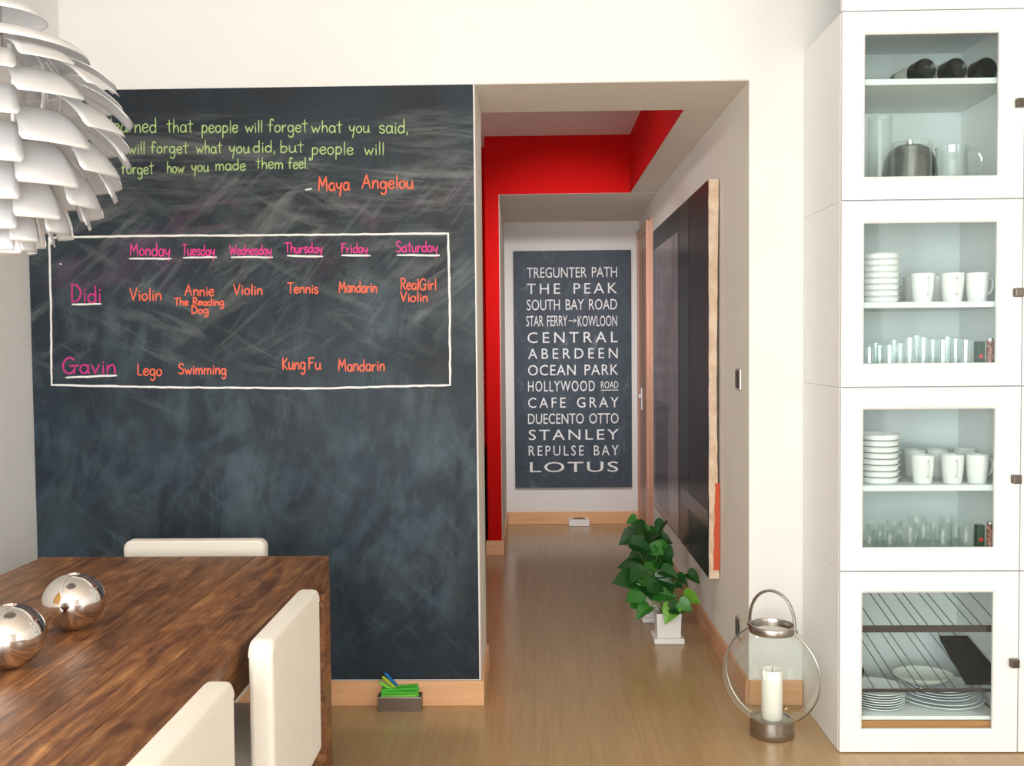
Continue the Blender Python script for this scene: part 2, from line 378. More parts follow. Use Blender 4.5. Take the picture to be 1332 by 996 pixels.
# door at the end of the right wall
dr = MB().box(XR-.03, XR+.01, 6.93, 7.60, .0, 2.30)
D0, D1 = 6.87, 7.66
fr = MB().box(XR-.02, XR, D0, D0+.07, 0, 2.33).box(XR-.02, XR, D1, YF-.016, 0, 2.33).box(XR-.02, XR, D0+.07, D1, 2.26, 2.33)
dobj = struct('door_1', fr, DOORW, bevel=.002)
df = MB().box(XR-.045, XR-.02, D0+.015, D0+.03, 0, 2.31).box(XR-.03, XR-.02, D0+.05, D0+.062, 0, 2.29); df.build('door_frame', DOORW, dobj)
MB().box(XR-.012, XR-.001, D0+.07, D1, 0.005, 2.26).build('door_leaf', DOORW, dobj)
MB().box(XR-.014, XR-.0125, D0+.072, D0+.082, 0.005, 2.26).box(XR-.014, XR-.0125, D0+.5, D0+.51, 0.005, 2.26).build('door_groove', DARKM, dobj)
hb = MB().box(XR-.02, XR-.012, 7.46, 7.50, .93, 1.10).tube([(XR-.02, 7.48, 1.04), (XR-.038, 7.48, 1.04), (XR-.042, 7.45, 1.04), (XR-.042, 7.36, 1.04)], .008)
tag(hb.build('door_handle', STEEL, dobj), 'chrome lever handle')

# kitchen glimpsed between partition and red column
kc = thing('kitchen_cabinet', (-.33, 6.72, 0), 'dark low kitchen cabinet glimpsed in gap left of the red column', 'cabinet')
MB().box(-.9, -.012, -.05, .22, 0, .70).build('body', mat('dark_brown_lacquer', (.03, .02, .02), .4), kc, bevel=.003)
MB().box(-.9, -.008, -.06, .22, .70, .73).build('worktop', mat('plum_worktop', (.25, .08, .11), .35), kc, bevel=.003)
dk = thing('dish_rack', (-.40, 6.78, .731), 'wire dish rack standing on the dark kitchen cabinet beside the red column', 'rack')
b = MB()
for k in range(9): b.tube([(-.05+k*.013, -.05, 0), (-.05+k*.013, -.05, .5)], .002, 5)
b.build('upright', DARKM, dk)
b = MB()
for k in range(10): b.tube([(-.06, -.05, .004+k*.055), (.06, -.05, .004+k*.055), (.06, .1, .004+k*.055)], .0025, 5)
b.build('wire_shelf', STEEL, dk)
MB().box(-.05, .05, -.035, .07, .012, .05).build('tray', mat('pink_plastic', (.6, .25, .3), .5), dk, bevel=.004)

# ------------------------------------------------------------------ chalkboard
q = [atY(38, 311, YW), atY(624.2, 881, YW), atY(617, 109, YW)]
CBX0, CBX1 = XL+.002, XO-.004
cb = MB().box(CBX0, CBX1, YW-.004, YW, .104, ZO-.004).build('chalkboard', CHALKB)
tag(cb, 'tall black painted chalkboard wall panel with weekly schedule in coloured chalk', 'chalkboard')
MB().box(XO-.0035, XO-.0005, YW-.0035, YW, .104, ZO-.004).build('edge_strip', W_WALL, cb)

# stroke font: cap height 1, x height .55, descender -.4 ; '/' = straight polyline
G = {
'a': (.55, "0.45,.42 .3,.55 .12,.5 .03,.28 .1,.05 .27,0 .42,.15 .46,.5|.46,.52 .46,.2 .5,0"),
'b': (.55, "/.08,1 .08,0|.08,.3 .22,.52 .42,.45 .48,.25 .38,.04 .2,0 .08,.1"),
'd': (.57, "0.45,.38 .3,.52 .12,.47 .03,.25 .12,.03 .28,0 .45,.15|/.46,1 .48,0"),
'e': (.52, "0.05,.28 .25,.3 .44,.36 .4,.52 .22,.56 .06,.42 .04,.18 .16,.01 .32,.0 .46,.12"),
'f': (.45, "0.42,.88 .32,1 .2,.95 .16,.75 .15,.4 .15,0|/0,.5 .36,.54"),
'g': (.57, "0.45,.42 .3,.55 .1,.48 .04,.25 .14,.04 .32,.04 .45,.22|.46,.52 .48,.1 .46,-.25 .36,-.42 .2,-.42 .1,-.3"),
'h': (.53, "/.08,1 .07,0|.07,.25 .18,.48 .32,.55 .42,.42 .44,.2 .46,0"),
'i': (.22, "/.1,.52 .11,0|/.1,.72 .11,.76"),
'l': (.2, "/.1,1 .1,0"),
'm': (.8, "/.05,.54 .06,0|.06,.3 .16,.5 .28,.53 .36,.4 .37,0|.37,.3 .48,.5 .6,.53 .68,.4 .71,0"),
'n': (.53, "/.05,.54 .06,0|.06,.28 .18,.48 .32,.55 .42,.42 .44,.2 .45,0"),
'o': (.52, "0.25,.55 .08,.46 .03,.25 .12,.03 .28,0 .43,.14 .45,.36 .36,.52 .22,.55"),
'p': (.56, "/.08,.55 .07,-.42|.07,.32 .2,.54 .4,.5 .48,.28 .38,.05 .22,0 .08,.12"),
'r': (.42, "/.06,.54 .07,0|.07,.28 .18,.48 .36,.52"),
's': (.45, "0.38,.48 .24,.56 .08,.5 .07,.36 .22,.28 .38,.2 .38,.06 .22,-.01 .04,.08"),
't': (.42, "/.2,.92 .2,.1 .25,0|/0,.62 .4,.66"),
'u': (.54, "0.05,.54 .04,.25 .1,.03 .25,0 .4,.14 .44,.5|/.44,.54 .45,.1 .52,0"),
'v': (.48, "/.02,.54 .22,0 .44,.56"),
'w': (.72, "/.03,.52 .18,0 .34,.42 .5,0 .68,.56"),
'y': (.52, "0.04,.54 .06,.3 .18,.14 .32,.2 .44,.5|/.46,.55 .4,.1 .3,-.45"),
'A': (.72, "/0,0 .34,1 .64,0|/.12,.38 .56,.42"),
'C': (.7, "0.6,.86 .42,1 .18,.86 .05,.5 .14,.14 .36,0 .58,.08"),
'D': (.68, "/.08,1 .08,0|.02,.98 .3,.96 .55,.72 .6,.42 .44,.1 .08,.0"),
'F': (.55, "/.08,1 .08,0|/.04,.98 .52,1|/.08,.55 .42,.57"),
'G': (.86, "0.62,.86 .42,1 .18,.86 .04,.5 .14,.12 .34,0 .5,.06 .58,.18|/.42,.46 .86,.5|/.66,.47 .64,.0"),
'K': (.6, "/.08,1 .08,0|/.52,.98 .1,.45 .54,0"),
'L': (.5, "/.08,1 .07,.04 .46,.02"),
'M': (.82, "/.05,0 .1,1 .36,.35 .64,1 .72,0"),
'R': (.62, "/.08,1 .08,0|.04,.97 .3,1 .5,.86 .46,.62 .26,.5 .08,.5|/.24,.5 .54,0"),
'S': (.6, "0.5,.86 .34,1 .12,.92 .08,.7 .26,.54 .48,.4 .5,.16 .3,0 .04,.1"),
'T': (.6, "/.3,1 .3,0|/0,.96 .6,1"),
'V': (.62, "/0,1 .28,0 .56,1"),
'W': (.9, "/0,1 .2,0 .42,.7 .62,0 .84,1"),
',': (.2, "/.1,.08 .05,-.15"), '.': (.18, "/.08,.0 .1,.05"), '"': (.3, "/.06,1 .04,.78|/.2,1 .18,.78"), '-': (.5, "/.05,.35 .45,.38"), ' ': (.4, ""),
}
def catmull(p, k=4):
    out = []
    for i in range(len(p)-1):
        a = p[max(i-1, 0)]; b = p[i]; c = p[i+1]; d = p[min(i+2, len(p)-1)]
        for j in range(k):
            t = j/k; out.append(tuple(.5*(2*b[q]+(c[q]-a[q])*t+(2*a[q]-5*b[q]+4*c[q]-d[q])*t*t+(3*b[q]-a[q]-3*c[q]+d[q])*t**3) for q in (0, 1)))
    out.append(p[-1]); return out
LY = YW-.0045
stroke_n = 0
rg = random.Random(3)
def ribbon(mb, pts, wd):
    global stroke_n
    stroke_n += 1
    P = [atY(x, y, LY-.00012*(stroke_n % 5)) for x, y in pts]
    P = [p for i, p in enumerate(P) if i == 0 or (p-P[i-1]).length > 1e-5]
    if len(P) < 2: return
    t0 = (P[1]-P[0]).normalized(); t1 = (P[-1]-P[-2]).normalized(); P[0] = P[0]-t0*wd*.4; P[-1] = P[-1]+t1*wd*.4
    vs = []; fs = []
    for i, p in enumerate(P):
        t = P[min(i+1, len(P)-1)]-P[max(i-1, 0)]; t.y = 0; t.normalize(); n = Vector((-t.z, 0, t.x))
        ww = wd*(.9+.25*rg.random())
        if i in (0, len(P)-1): ww *= .7
        vs += [p+n*ww*.5, p-n*ww*.5]
    for i in range(len(P)-1): fs.append((2*i, 2*i+1, 2*i+3, 2*i+2))
    mb.add(vs, fs)
def write(txt, x0, x1, y, cap, col, wd=.0062, y1=None, name='chalk_word'):
    adv = sum(G[c][0] for c in txt)+.06*(len(txt)-1); sx = (x1-x0)/(adv-.06); x = x0; mb = MB(); y1 = y if y1 is None else y1
    for c in txt:
        w_, s_ = G[c]; jy = rg.uniform(-.03, .03)*cap; js = rg.uniform(.96, 1.05)
        if s_:
            for st in s_.split('|'):
                straight = st[0] == '/'; p = [tuple(map(float, q_.split(','))) for q_ in st.lstrip('/').split()]
                if not straight: p = catmull(p)
                yy = y+(y1-y)*(x-x0)/(x1-x0)
                q_ = [(x+gx*sx, yy+jy-gy*cap*js) for gx, gy in p]
                if straight:
                    for a_, b_ in zip(q_, q_[1:]): ribbon(mb, [a_, ((a_[0]+b_[0])/2+rg.uniform(-.2, .2), (a_[1]+b_[1])/2), b_], wd)
                else: ribbon(mb, q_, wd)
        x += (w_+.06)*sx
    return mb.build(name, CH[col], cb)
def line(pts, col='w', wd=.0065, name='chalk_line'):
    mb = MB(); P = []
    for i in range(len(pts)-1):
        n = max(2, int(math.hypot(pts[i+1][0]-pts[i][0], pts[i+1][1]-pts[i][1])/9))
        for k in range(n): t = k/n; P.append((pts[i][0]+(pts[i+1][0]-pts[i][0])*t+rg.uniform(-.35, .35), pts[i][1]+(pts[i+1][1]-pts[i][1])*t+rg.uniform(-.35, .35)))
    P.append(pts[-1]); ribbon(mb, P, wd); return mb.build(name, CH[col], cb)
gr = [("learned", 143, 203, 172, 18), ("that", 217, 250, 172, 17), ("people", 262, 309, 172.5, 16), ("will", 319, 341, 172, 15), ("forget", 349, 399, 171.5, 16), ("what", 405, 444, 172, 15), ("you", 454, 480, 172, 15), ("said,", 493, 531, 173, 17),
      ("people", 112, 149, 199, 16), ("will", 167, 188, 199.5, 15), ("forget", 196, 244, 199, 15), ("what", 255, 288, 199, 15), ("you", 298, 324, 198.5, 15), ("did,", 329, 358, 198, 15), ("but", 364, 394, 198, 15), ("people", 405, 459, 200.5, 16), ("will", 474, 499, 201, 16),
      ("never", 116, 150, 226, 14), ("forget", 158, 199, 226, 15), ("how", 217, 239, 224.5, 14), ("you", 249, 271, 222.5, 14), ("made", 280, 319, 221, 14), ("them", 333, 368, 219, 14), ('feel."', 375, 405, 219, 14)]
for t_, a, b_, y, c in gr: write(t_, a, b_, y, c, 'g', .0046)
line([(398, 247), (405, 245.5)], 'w', .006)
for t_, a, b_, y, c in [("Maya", 414, 454, 247.5, 17), ("Angelou", 471, 537, 245, 17)]: write(t_, a, b_, y, c, 'o', .0062)
for t_, a, b_, y, c in [("Monday", 169, 221, 332.5, 15.5), ("Tuesday", 237, 279, 332, 14), ("Wednesday", 299, 353, 331, 12.5), ("Thursday", 371, 419, 328.5, 12.5), ("Friday", 444, 478, 328.5, 12), ("Saturday", 515, 569, 327.5, 13.5)]: write(t_, a, b_, y, c, 'p', .0046)
for t_, a, b_, y, c in [("Didi", 92, 131, 393, 22), ("Gavin", 81, 150, 485.5, 20)]: write(t_, a, b_, y, c, 'm', .0066)
for t_, a, b_, y, c in [("Violin", 169, 209.5, 390.5, 15), ("Annie", 240.5, 278, 384.5, 14), ("The Reading", 227, 291, 397, 9.5), ("Dog", 249, 271, 407.5, 9.5), ("Violin", 304, 341, 383, 13.5), ("Tennis", 374, 413.5, 381, 13), ("Mandarin", 441, 490, 380, 14), ("RealGirl", 521, 567, 376.5, 14), ("Violin", 521, 556, 392, 12),
                        ("Lego", 178.5, 210, 488, 15), ("Swimming", 232, 294, 486.5, 13), ("Kung", 367, 397, 480, 15), ("Fu", 401, 417, 480, 15), ("Mandarin", 440, 500, 482, 15)]: write(t_, a, b_, y, c, 'o', .0053)
for p in ([(169, 336.5), (222, 336.3)], [(239, 335), (281, 334.5)], [(301.5, 334.2), (354, 334.5)], [(374, 332.6), (419, 333.4)], [(445, 331.8), (481, 332.4)], [(517, 331.6), (571, 332)], [(94, 395.8), (131, 395.2)], [(86, 491), (151, 488.2)]):
    line(p, 'w', .0075, 'chalk_underline')
line([(63.5, 309), (200, 306.5), (330, 306), (583, 303.5)], 'w', .008, 'chalk_frame_line')
line([(583, 303.5), (585, 400), (585.5, 500.5)], 'w', .008, 'chalk_frame_line')
line([(585.5, 500.5), (415, 505), (211, 503.6), (67, 500.5)], 'w', .008, 'chalk_frame_line')
line([(63.5, 309), (66.5, 400), (67, 500.5)], 'w', .008, 'chalk_frame_line')
line([(78, 343), (79.5, 343.5)], 'w', .006, 'chalk_dot')

# ------------------------------------------------------------------ sign on the far wall
p0 = atY(667, 326.5, YF-.03); p1 = atY(823, 633.5, YF-.03); p2 = atY(820, 326, YF-.03); p3 = atY(671, 634, YF-.03)
sx0, sx1 = (p0.x+p3.x)/2, (p1.x+p2.x)/2; sz0, sz1 = p1.z, p0.z
sm = mat('slate_grey_canvas', s2l((50, 56, 66)), .6); t = NT(sm)
c = t.ramp(t.noise(t.coords((1, 1, .6), obj=False), 9, 6, .65, 1.2), [(.35, s2l((44, 57, 70))), (.6, s2l((60, 72, 86))), (.78, s2l((112, 122, 130)))]); t.l(c, t.b.inputs['Base Color'])
sg = MB().box(sx0, sx1, YF-.03, YF, sz0, sz1).build('wall_sign', sm, bevel=.002)
tag(sg, 'tall slate grey canvas sign with white place names hung on the far wall', 'sign')
LETW = mat('white_sign_letters', (.82, .83, .84), .7)
def text_mesh(body, gap, off=0.0):
    cu = bpy.data.curves.new('t', 'FONT'); cu.body = body; cu.size = 1; cu.space_character = gap; cu.resolution_u = 3; cu.offset = off; cu.space_word = 1.5
    o = bpy.data.objects.new('t', cu); COL.objects.link(o)
    dg = bpy.context.evaluated_depsgraph_get(); me = bpy.data.meshes.new_from_object(o.evaluated_get(dg))
    bpy.data.objects.remove(o); bpy.data.curves.remove(cu); return me
def place_text(body, x0, x1, y0, y1, gap, parent, material, Y, name='lettering', bold=0.0):
    me = text_mesh(body, gap, bold)
    xs = [v.co.x for v in me.vertices]; ys = [v.co.y for v in me.vertices]; a, b_, c_, d = min(xs), max(xs), min(ys), max(ys)
    A = atY(x0, y1, Y); B = atY(x1, y0, Y)
    for v in me.vertices:
        v.co = Vector((A.x+(v.co.x-a)/(b_-a)*(B.x-A.x), Y, A.z+(v.co.y-c_)/(d-c_)*(B.z-A.z)))
    me.materials.clear(); me.materials.append(material)
    words = body.split(' ')
    if len(words) == 1: return link(name, me, parent)
    b = bmesh.new(); b.from_mesh(me); b.verts.ensure_lookup_table(); seen = set(); isl = []
    for v in b.verts:
        if v.index in seen: continue
        st = [v]; comp = []; seen.add(v.index)
        while st:
            q_ = st.pop(); comp.append(q_.index)
            for e in q_.link_edges:
                o_ = e.other_vert(q_)
                if o_.index not in seen: seen.add(o_.index); st.append(o_)
        isl.append(comp)
    isl.sort(key=lambda c: sum(b.verts[i].co.x for i in c)/len(c)); b.free(); k = 0
    for w_ in words:
        keep = {i for c in isl[k:k+len(w_)] for i in c}; k += len(w_)
        b = bmesh.new(); b.from_mesh(me); b.verts.ensure_lookup_table()
        bmesh.ops.delete(b, geom=[v for v in b.verts if v.index not in keep], context='VERTS')
        m2 = bpy.data.meshes.new('lettering'); b.to_mesh(m2); b.free(); m2.materials.append(material); link(name, m2, parent)
lines = [("TREGUNTER PATH", 88, 380, 166, 203, 1.0), ("THE PEAK", 88, 380, 218, 255, 1.35), ("SOUTH BAY ROAD", 88, 380, 270, 308, 1.0), ("STAR FERRY", 86, 219, 324, 360, 1.0), ("KOWLOON", 253, 380, 324, 360, 1.0),
         ("CENTRAL", 90, 382, 376, 414, 1.4), ("ABERDEEN", 92, 382, 429, 465, 1.45), ("OCEAN PARK", 92, 384, 482, 519, 1.1), ("HOLLYWOOD", 92, 308, 535, 571, 1.15), ("ROAD", 328, 384, 537, 560, 1.0),
         ("CAFE GRAY", 92, 385, 588, 624, 1.35), ("DUECENTO OTTO", 92, 385, 640, 676, 1.0), ("STANLEY", 94, 385, 692, 728, 1.25), ("REPULSE BAY", 94, 385, 744, 779, 1.35), ("LOTUS", 98, 384, 797, 832, 1.1)]
zz = lambda x, y: (650+x/2.49, 280+y/2.49)
for b_, x0, x1, y0, y1, gp in lines:
    a0 = zz(x0, y0); a1 = zz(x1, y1)
    place_text(b_, a0[0], a1[0], a0[1], a1[1], gp, sg, LETW, YF-.0312)
mbx = MB()
a0 = zz(223, 341); a1 = zz(249, 341); A = atY(*a0, YF-.0312); B = atY(*a1, YF-.0312)
mbx.box(A.x, B.x, YF-.0312, YF-.031, A.z-.003, A.z+.003)
for sgn in (1, -1):
    mbx.add([(B.x+.002, YF-.0312, B.z), (B.x-.022, YF-.0312, B.z+sgn*.018), (B.x-.022, YF-.0312, B.z+sgn*.011), (B.x-.006, YF-.0312, B.z)], [(0, 1, 2, 3)])
mbx.build('arrow', LETW, sg)
A = atY(*zz(328, 566), YF-.0312); B = atY(*zz(384, 566), YF-.0312); MB().box(A.x, B.x, YF-.0312, YF-.031, A.z-.003, A.z+.003).build('underline', LETW, sg)

# ------------------------------------------------------------------ abstract painting on the right wall
XP = .7985
pa = [atX(920, 234, XP), atX(923, 754, XP), atX(858, 291, XP)]
py0 = (pa[0].y+pa[1].y)/2; py1 = 6.42; pz1 = pa[0].z; pz0 = pa[1].z
pm = mat('painting_canvas', s2l((20, 25, 34)), .36, spec=.4); t = NT(pm)
t.l(t.ramp(t.noise(t.coords((1, 1, 1), obj=False), 2.2, 5, .6, .8), [(.35, s2l((16, 19, 27))), (.6, s2l((28, 37, 50))), (.8, s2l((36, 48, 62)))]), t.b.inputs['Base Color'])
edge = mat('raw_canvas_edge', s2l((226, 200, 172)), .85)
t = NT(edge); t.l(t.ramp(t.noise(t.coords((1, 1, 1), obj=False), 16, 5, .6), [(.3, s2l((206, 178, 150))), (.6, s2l((232, 210, 186)))]), t.b.inputs['Base Color'])
pt = thing('painting', (XR, py0, pz0), 'large black and grey abstract canvas with raw edge hung on the corridor wall', 'painting')
WD, HT = py1-py0, pz1-pz0
def irregular(x0, x1, y0, y1, n, jit):
    mb = MB(); vs = []; fs = []
    for i in range(n+1):
        z = HT*i/n; j = lambda s_: rg.uniform(-jit, jit)
        taper = .010*math.sin(PI*i/n)
        vs += [(x0+j(0), y0+j(0), z), (x1-taper+j(0), y0+j(0), z), (x1-taper, y1, z), (x0, y1, z)]
    for i in range(n):
        for k in range(4): fs.append((4*i+k, 4*i+(k+1) % 4, 4*i+4+(k+1) % 4, 4*i+4+k))
    fs += [(0, 1, 2, 3), tuple(4*n+k for k in range(4))]; mb.add(vs, fs); return mb
irregular(XP-XR+.002, -.004, 0, WD, 36, .0012).build('stretched_canvas', edge, pt)
MB().box(XP-XR-.0005, XP-XR+.0035, .002, WD, .003, HT-.003).build('painted_face', pm, pt)
xf = XP-XR-.0012
greyp = mat('grey_violet_paint', s2l((120, 110, 118)), .3)
t = NT(greyp); t.l(t.ramp(t.noise(t.coords((1, 3, 1), obj=False), 2.0, 5, .6, .8), [(.3, s2l((112, 103, 110))), (.7, s2l((158, 146, 146)))]), t.b.inputs['Base Color'])
ypx = lambda px: atX(px, 450, XP).y-py0
a, b_ = ypx(882), WD-.002
MB().box(xf, xf+.0007, a, b_, .012, HT-.13).build('grey_field', greyp, pt)
c2 = mat('dusky_grey_paint', s2l((88, 82, 92)), .3)
MB().box(xf-.0006, xf, a+.36*(b_-a), b_-.12*(b_-a), .05, .72).build('grey_rectangle', c2, pt)
band = mat('black_band_paint', s2l((10, 12, 16)), .3)
MB().box(xf-.0006, xf, ypx(896), ypx(885), .004, HT-.004).build('dark_band', band, pt)
lt = mat('pale_stripe_grey', s2l((70, 68, 72)), .3)  # slightly paler grey for the stripe low on the near side
zz0 = .23
MB().box(xf-.0008, xf-.0001, .004, ypx(886), zz0, zz0+.08).build('pale_stripe', lt, pt)
org = mat('orange_paint_smear', s2l((206, 84, 44)), .6)
ob = MB(); vs = []; fs = []
n = 14
for i in range(n+1):
    z = .04+.40*i/n; xw = .030-.012*(i/n)+rg.uniform(-.003, .003)
    vs += [(-.006-xw*.9, -.0025, z), (-.002, -.0025, z)]
for i in range(n): fs.append((2*i, 2*i+1, 2*i+3, 2*i+2))
ob.add(vs, fs); ob.build('orange_smear', org, pt)

# switch and socket on the right wall
for py_, y0_, y1_, nm, lb, cat in ((963, 480, 506, 'light_switch', 'square chrome framed light switch on corridor wall beside the painting', 'light switch'), (963, 804, 830, 'wall_socket', 'chrome framed wall socket low on corridor wall behind the glass lantern', 'socket')):
    A = atX(967.5, y0_, XR); B = atX(957.5, y1_, XR); zc = (A.z+B.z)/2; yc = (A.y+B.y)/2
    hh = .043; o = thing(nm, (XR, 4.05 if False else yc, zc), lb, cat)
    MB().box(-.009, -.0012, -hh, hh, -hh, hh).build('frame', STEEL, o, bevel=.002)
    MB().box(-.012, -.009, -hh+.008, hh-.008, -hh+.008, hh-.008).build('rocker' if nm == 'light_switch' else 'socket_face', mat('dark_switch', (.05, .045, .045), .4), o, bevel=.001)

# ------------------------------------------------------------------ dining table
TX1 = -.678; TX0 = TX1-.96; TY1 = 3.158; TY0 = 1.08; TT = .75
tb = thing('dining_table', ((TX0+TX1)/2, (TY0+TY1)/2, 0), 'dark stained solid wood dining table with plank top in the left foreground', 'table')
hw = (TX1-TX0)/2; hl = (TY1-TY0)/2
nb = 8; bw = 2*hw/nb; gp = .0006
me = None
for i in range(nb):
    x = -hw+bw*(i+.5)
    if me is None:
        o = MB().box(-bw/2+gp, bw/2-gp, -hl, hl, -.03, .03).build('board', TABLE, tb, loc=(x, 0, TT-.03), bevel=.0006, seg=1); me = o
    else:
        o = me.copy(); COL.objects.link(o); o.location = (x, 0, TT-.03)
o = MB().box(hw-.055, hw-.02, -hl+.1, hl-.1, TT-.13, TT-.0605).box(-hw+.02, -hw+.055, -hl+.1, hl-.1, TT-.13, TT-.0605).box(-hw+.1, hw-.1, hl-.055, hl-.02, TT-.13, TT-.0605).box(-hw+.1, hw-.1, -hl+.02, -hl+.055, TT-.13, TT-.0605).build('apron', TABLE, tb, bevel=.002)
lg = None
for sx_ in (1, -1):
    for sy_ in (1, -1):
        loc = (sx_*(hw-.05), sy_*(hl-.05), 0)
        if lg is None: lg = MB().box(-.05, .05, -.05, .05, .001, TT-.0605).build('leg', TABLE, tb, loc=loc, bevel=.002)
        else: o = lg.copy(); COL.objects.link(o); o.location = loc

# ------------------------------------------------------------------ slipcovered chairs
def make_chair(label):
    t_ = thing('dining_chair', (0, 0, 0), label, 'chair', 'cream slipcovered chairs at the dining table')
    # local: back panel in plane y=0..-.06 (outer face y=+.03), seat extends to -y ; width x
    W, ZT, Z0 = .245, .78, .33
    mb = MB(); pr = []; R_ = .028; N = 8
    for i in range(N+1): a_ = PI*i/2/N; pr.append((W-R_+R_*math.sin(a_), ZT-R_+R_*math.cos(a_)))
    top = [(-x, z) for x, z in pr[::-1]] + pr
    # gentle crown on the top edge
    top2 = []
    for x, z in top: top2.append((x, z))
    full = [(-W, Z0)] + top2 + [(W, Z0)]
    th = .028; vs = []
    for y in (-th, th):
        for x, z in full: vs.append((x*(1 if z > .5 else .985), y, z))
    k = len(full); fs = [tuple(range(k)), tuple(range(2*k-1, k-1, -1))]+[(i, (i+1) % k, k+(i+1) % k, k+i) for i in range(k)]
    mb.add(vs, fs); o = mb.build('backrest', COVER, t_, bevel=.013, seg=4)
    for p in o.data.polygons: p.use_smooth = True
    o2 = MB().box(-W, W, -.47, -.034, .33, .465).build('seat', COVER, t_, bevel=.02, seg=4)
    for p in o2.data.polygons: p.use_smooth = True
    pp = MB()
    for y in (-th-.0005, th+.0005):
        pass
    pp.tube([(x*.975, th-.0022, z-.009) for x, z in top2], .0022, 6)
    pp.tube([(x*.975, -th+.0022, z-.009) for x, z in top2], .0022, 6)
    pp.build('piping', PIPING, t_)
    lm = None
    for x in (-W+.035, W-.035):
        for y in (-.43, -.012):
            if lm is None: lm = MB().box(-.02, .02, -.02, .02, .001, .335).build('leg', mat('dark_leg_wood', (.05, .03, .02), .4), t_, loc=(x, y, 0), bevel=.002)
            else: q_ = lm.copy(); COL.objects.link(q_); q_.location = (x, y, 0)
    return t_
c1 = make_chair('cream slipcovered chair at the head of the table in front of the chalkboard')
pb = atZ(255, 701, .78)
c1.location = (pb.x, pb.y-.0, 0)
chn = atZ(350, 834, .78); chf = atZ(419, 764, .78); 
cx = (chn.x+chf.x)/2-.028
copy_tree(c1, None, (cx, (chn.y+chf.y)/2, 0), 'cream slipcovered chair on the right side of the table, farther from the viewer', -PI/2)
ch2 = atZ(307, 881, .78)
copy_tree(c1, None, (ch2.x-.03, ch2.y-.245, 0), 'cream slipcovered chair nearest the viewer, cut off by the bottom edge of the photo', -PI/2)
print('CHAIRS', pb, chn, chf, ch2)

# ------------------------------------------------------------------ chrome balls
def ball(px, py, r_, lab):
    c_ = atZ(px, py, TT+r_*.94)
    o = MB()
    prof = [(r_*math.sin(PI*i/28), -r_*.94*math.cos(PI*i/28)) for i in range(1, 27)]
    prof = [(.012, -r_*.94)]+prof+[(prof[-1][0]-.001, prof[-1][1]-.003), (.0005, prof[-1][1]-.004)]
    o.lathe(prof, 48); o.disc(.012, -r_*.94, 48)
    q_ = o.build('decorative_ball', CHROME, None, loc=(c_.x, c_.y, TT+r_*.94)); tag(q_, lab, 'ball', 'chrome balls on the dining table')
ball(96, 782, .0735, 'polished chrome ball standing alone on the table, farther from the viewer')
ball(13, 827, .0735, 'polished chrome ball on the table, nearer and cut by the left photo edge')

# ------------------------------------------------------------------ pendant lamp of metal leaves
lc = atY(4, 200, 2.13); LX = lc.x
lp = thing('pendant_lamp', (LX, 2.13, 1.62), 'brushed steel pendant lamp of overlapping leaves hanging over the table', 'lamp')
zb = 1.62
def leaf_sheet(ri, zi, ro, zo, wd, bend):
    mb = MB(); nu, nv = 8, 12; vs = []; fs = []
    for j in range(nv+1):
        v = j/nv
        r = ri+(ro-ri)*(math.sin(v*PI/2)*bend+v*(1-bend)); z = zi+(zo-zi)*((1-math.cos(v*PI/2))*bend+v*(1-bend))
        wv = wd*(.72+.28*v)
        if v > .86: e = (v-.86)/.14; wv *= 1-.10*e*e*e
        if v < .1: wv *= .8+2*v
        for i in range(nu+1):
            u = (i/nu-.5)
            x = u*wv; lift = -(u*u)*wv*.34
            vs.append((r+lift, x, z))
    for j in range(nv):
        for i in range(nu): a_ = j*(nu+1)+i; fs.append((a_, a_+1, a_+nu+2, a_+nu+1))
    mb.add(vs, fs, True)
    return mb
rows = [(.236, 2.035, 26, .135, .120), (.256, 2.000, 30, .135, .130), (.270, 1.955, 34, .135, .145), (.271, 1.905, 38, .135, .150), (.264, 1.858, 43, .13, .150), (.252, 1.815, 48, .13, .148),
        (.234, 1.778, 53, .125, .138), (.208, 1.745, 58, .12, .124), (.176, 1.715, 63, .11, .106), (.140, 1.692, 68, .10, .088), (.100, 1.672, 73, .09, .066), (.062, 1.655, 78, .08, .052)]
rt_ = random.Random(4)
for k, (ro, zo, sl, L_, wd) in enumerate(rows):
    sl = math.radians(sl); mm = leaf_sheet(ro-L_*math.cos(sl), zo+L_*math.sin(sl)-zb, ro, zo-zb, wd, .42); first = None
    for i in range(6):
        an = 2*PI*(i+(.5 if k % 2 else 0))/6 + .36
        if first is None:
            first = mm.build('leaf', LAMPM, lp); md = first.modifiers.new('thick', 'SOLIDIFY'); md.thickness = .0014; o = first
        else: o = first.copy(); COL.objects.link(o)
        o.rotation_euler = (rt_.uniform(-.03, .03), 0, an)
def dome(r, z0, h): return [(r*math.cos(PI/2*i/8) if i < 8 else .004, z0-zb+h*math.sin(PI/2*i/8)) for i in range(9)]
for r, z, h in ((.182, 2.085, .05), (.097, 2.165, .035)):
    o = MB().lathe(dome(r, z, h), 48).build('dome_cap', LAMPM, lp); md = o.modifiers.new('thick', 'SOLIDIFY'); md.thickness = .0014
am = None
for i in range(12):
    if am is None:
        p = [(.105, 0, 2.09-zb), (.135, 0, 2.05-zb), (.135, 0, 1.98-zb), (.122, 0, 1.92-zb), (.1, 0, 1.86-zb), (.075, 0, 1.80-zb), (.045, 0, 1.755-zb), (.02, 0, 1.74-zb)]
        am = MB().tube([(x-.012, y, z) for x, y, z in p], .006, 6, flat=.4).build('arm', LAMPM, lp)
        am.rotation_euler = (0, 0, .18)
    else: o = am.copy(); COL.objects.link(o); o.rotation_euler = (0, 0, .18+2*PI*i/12)
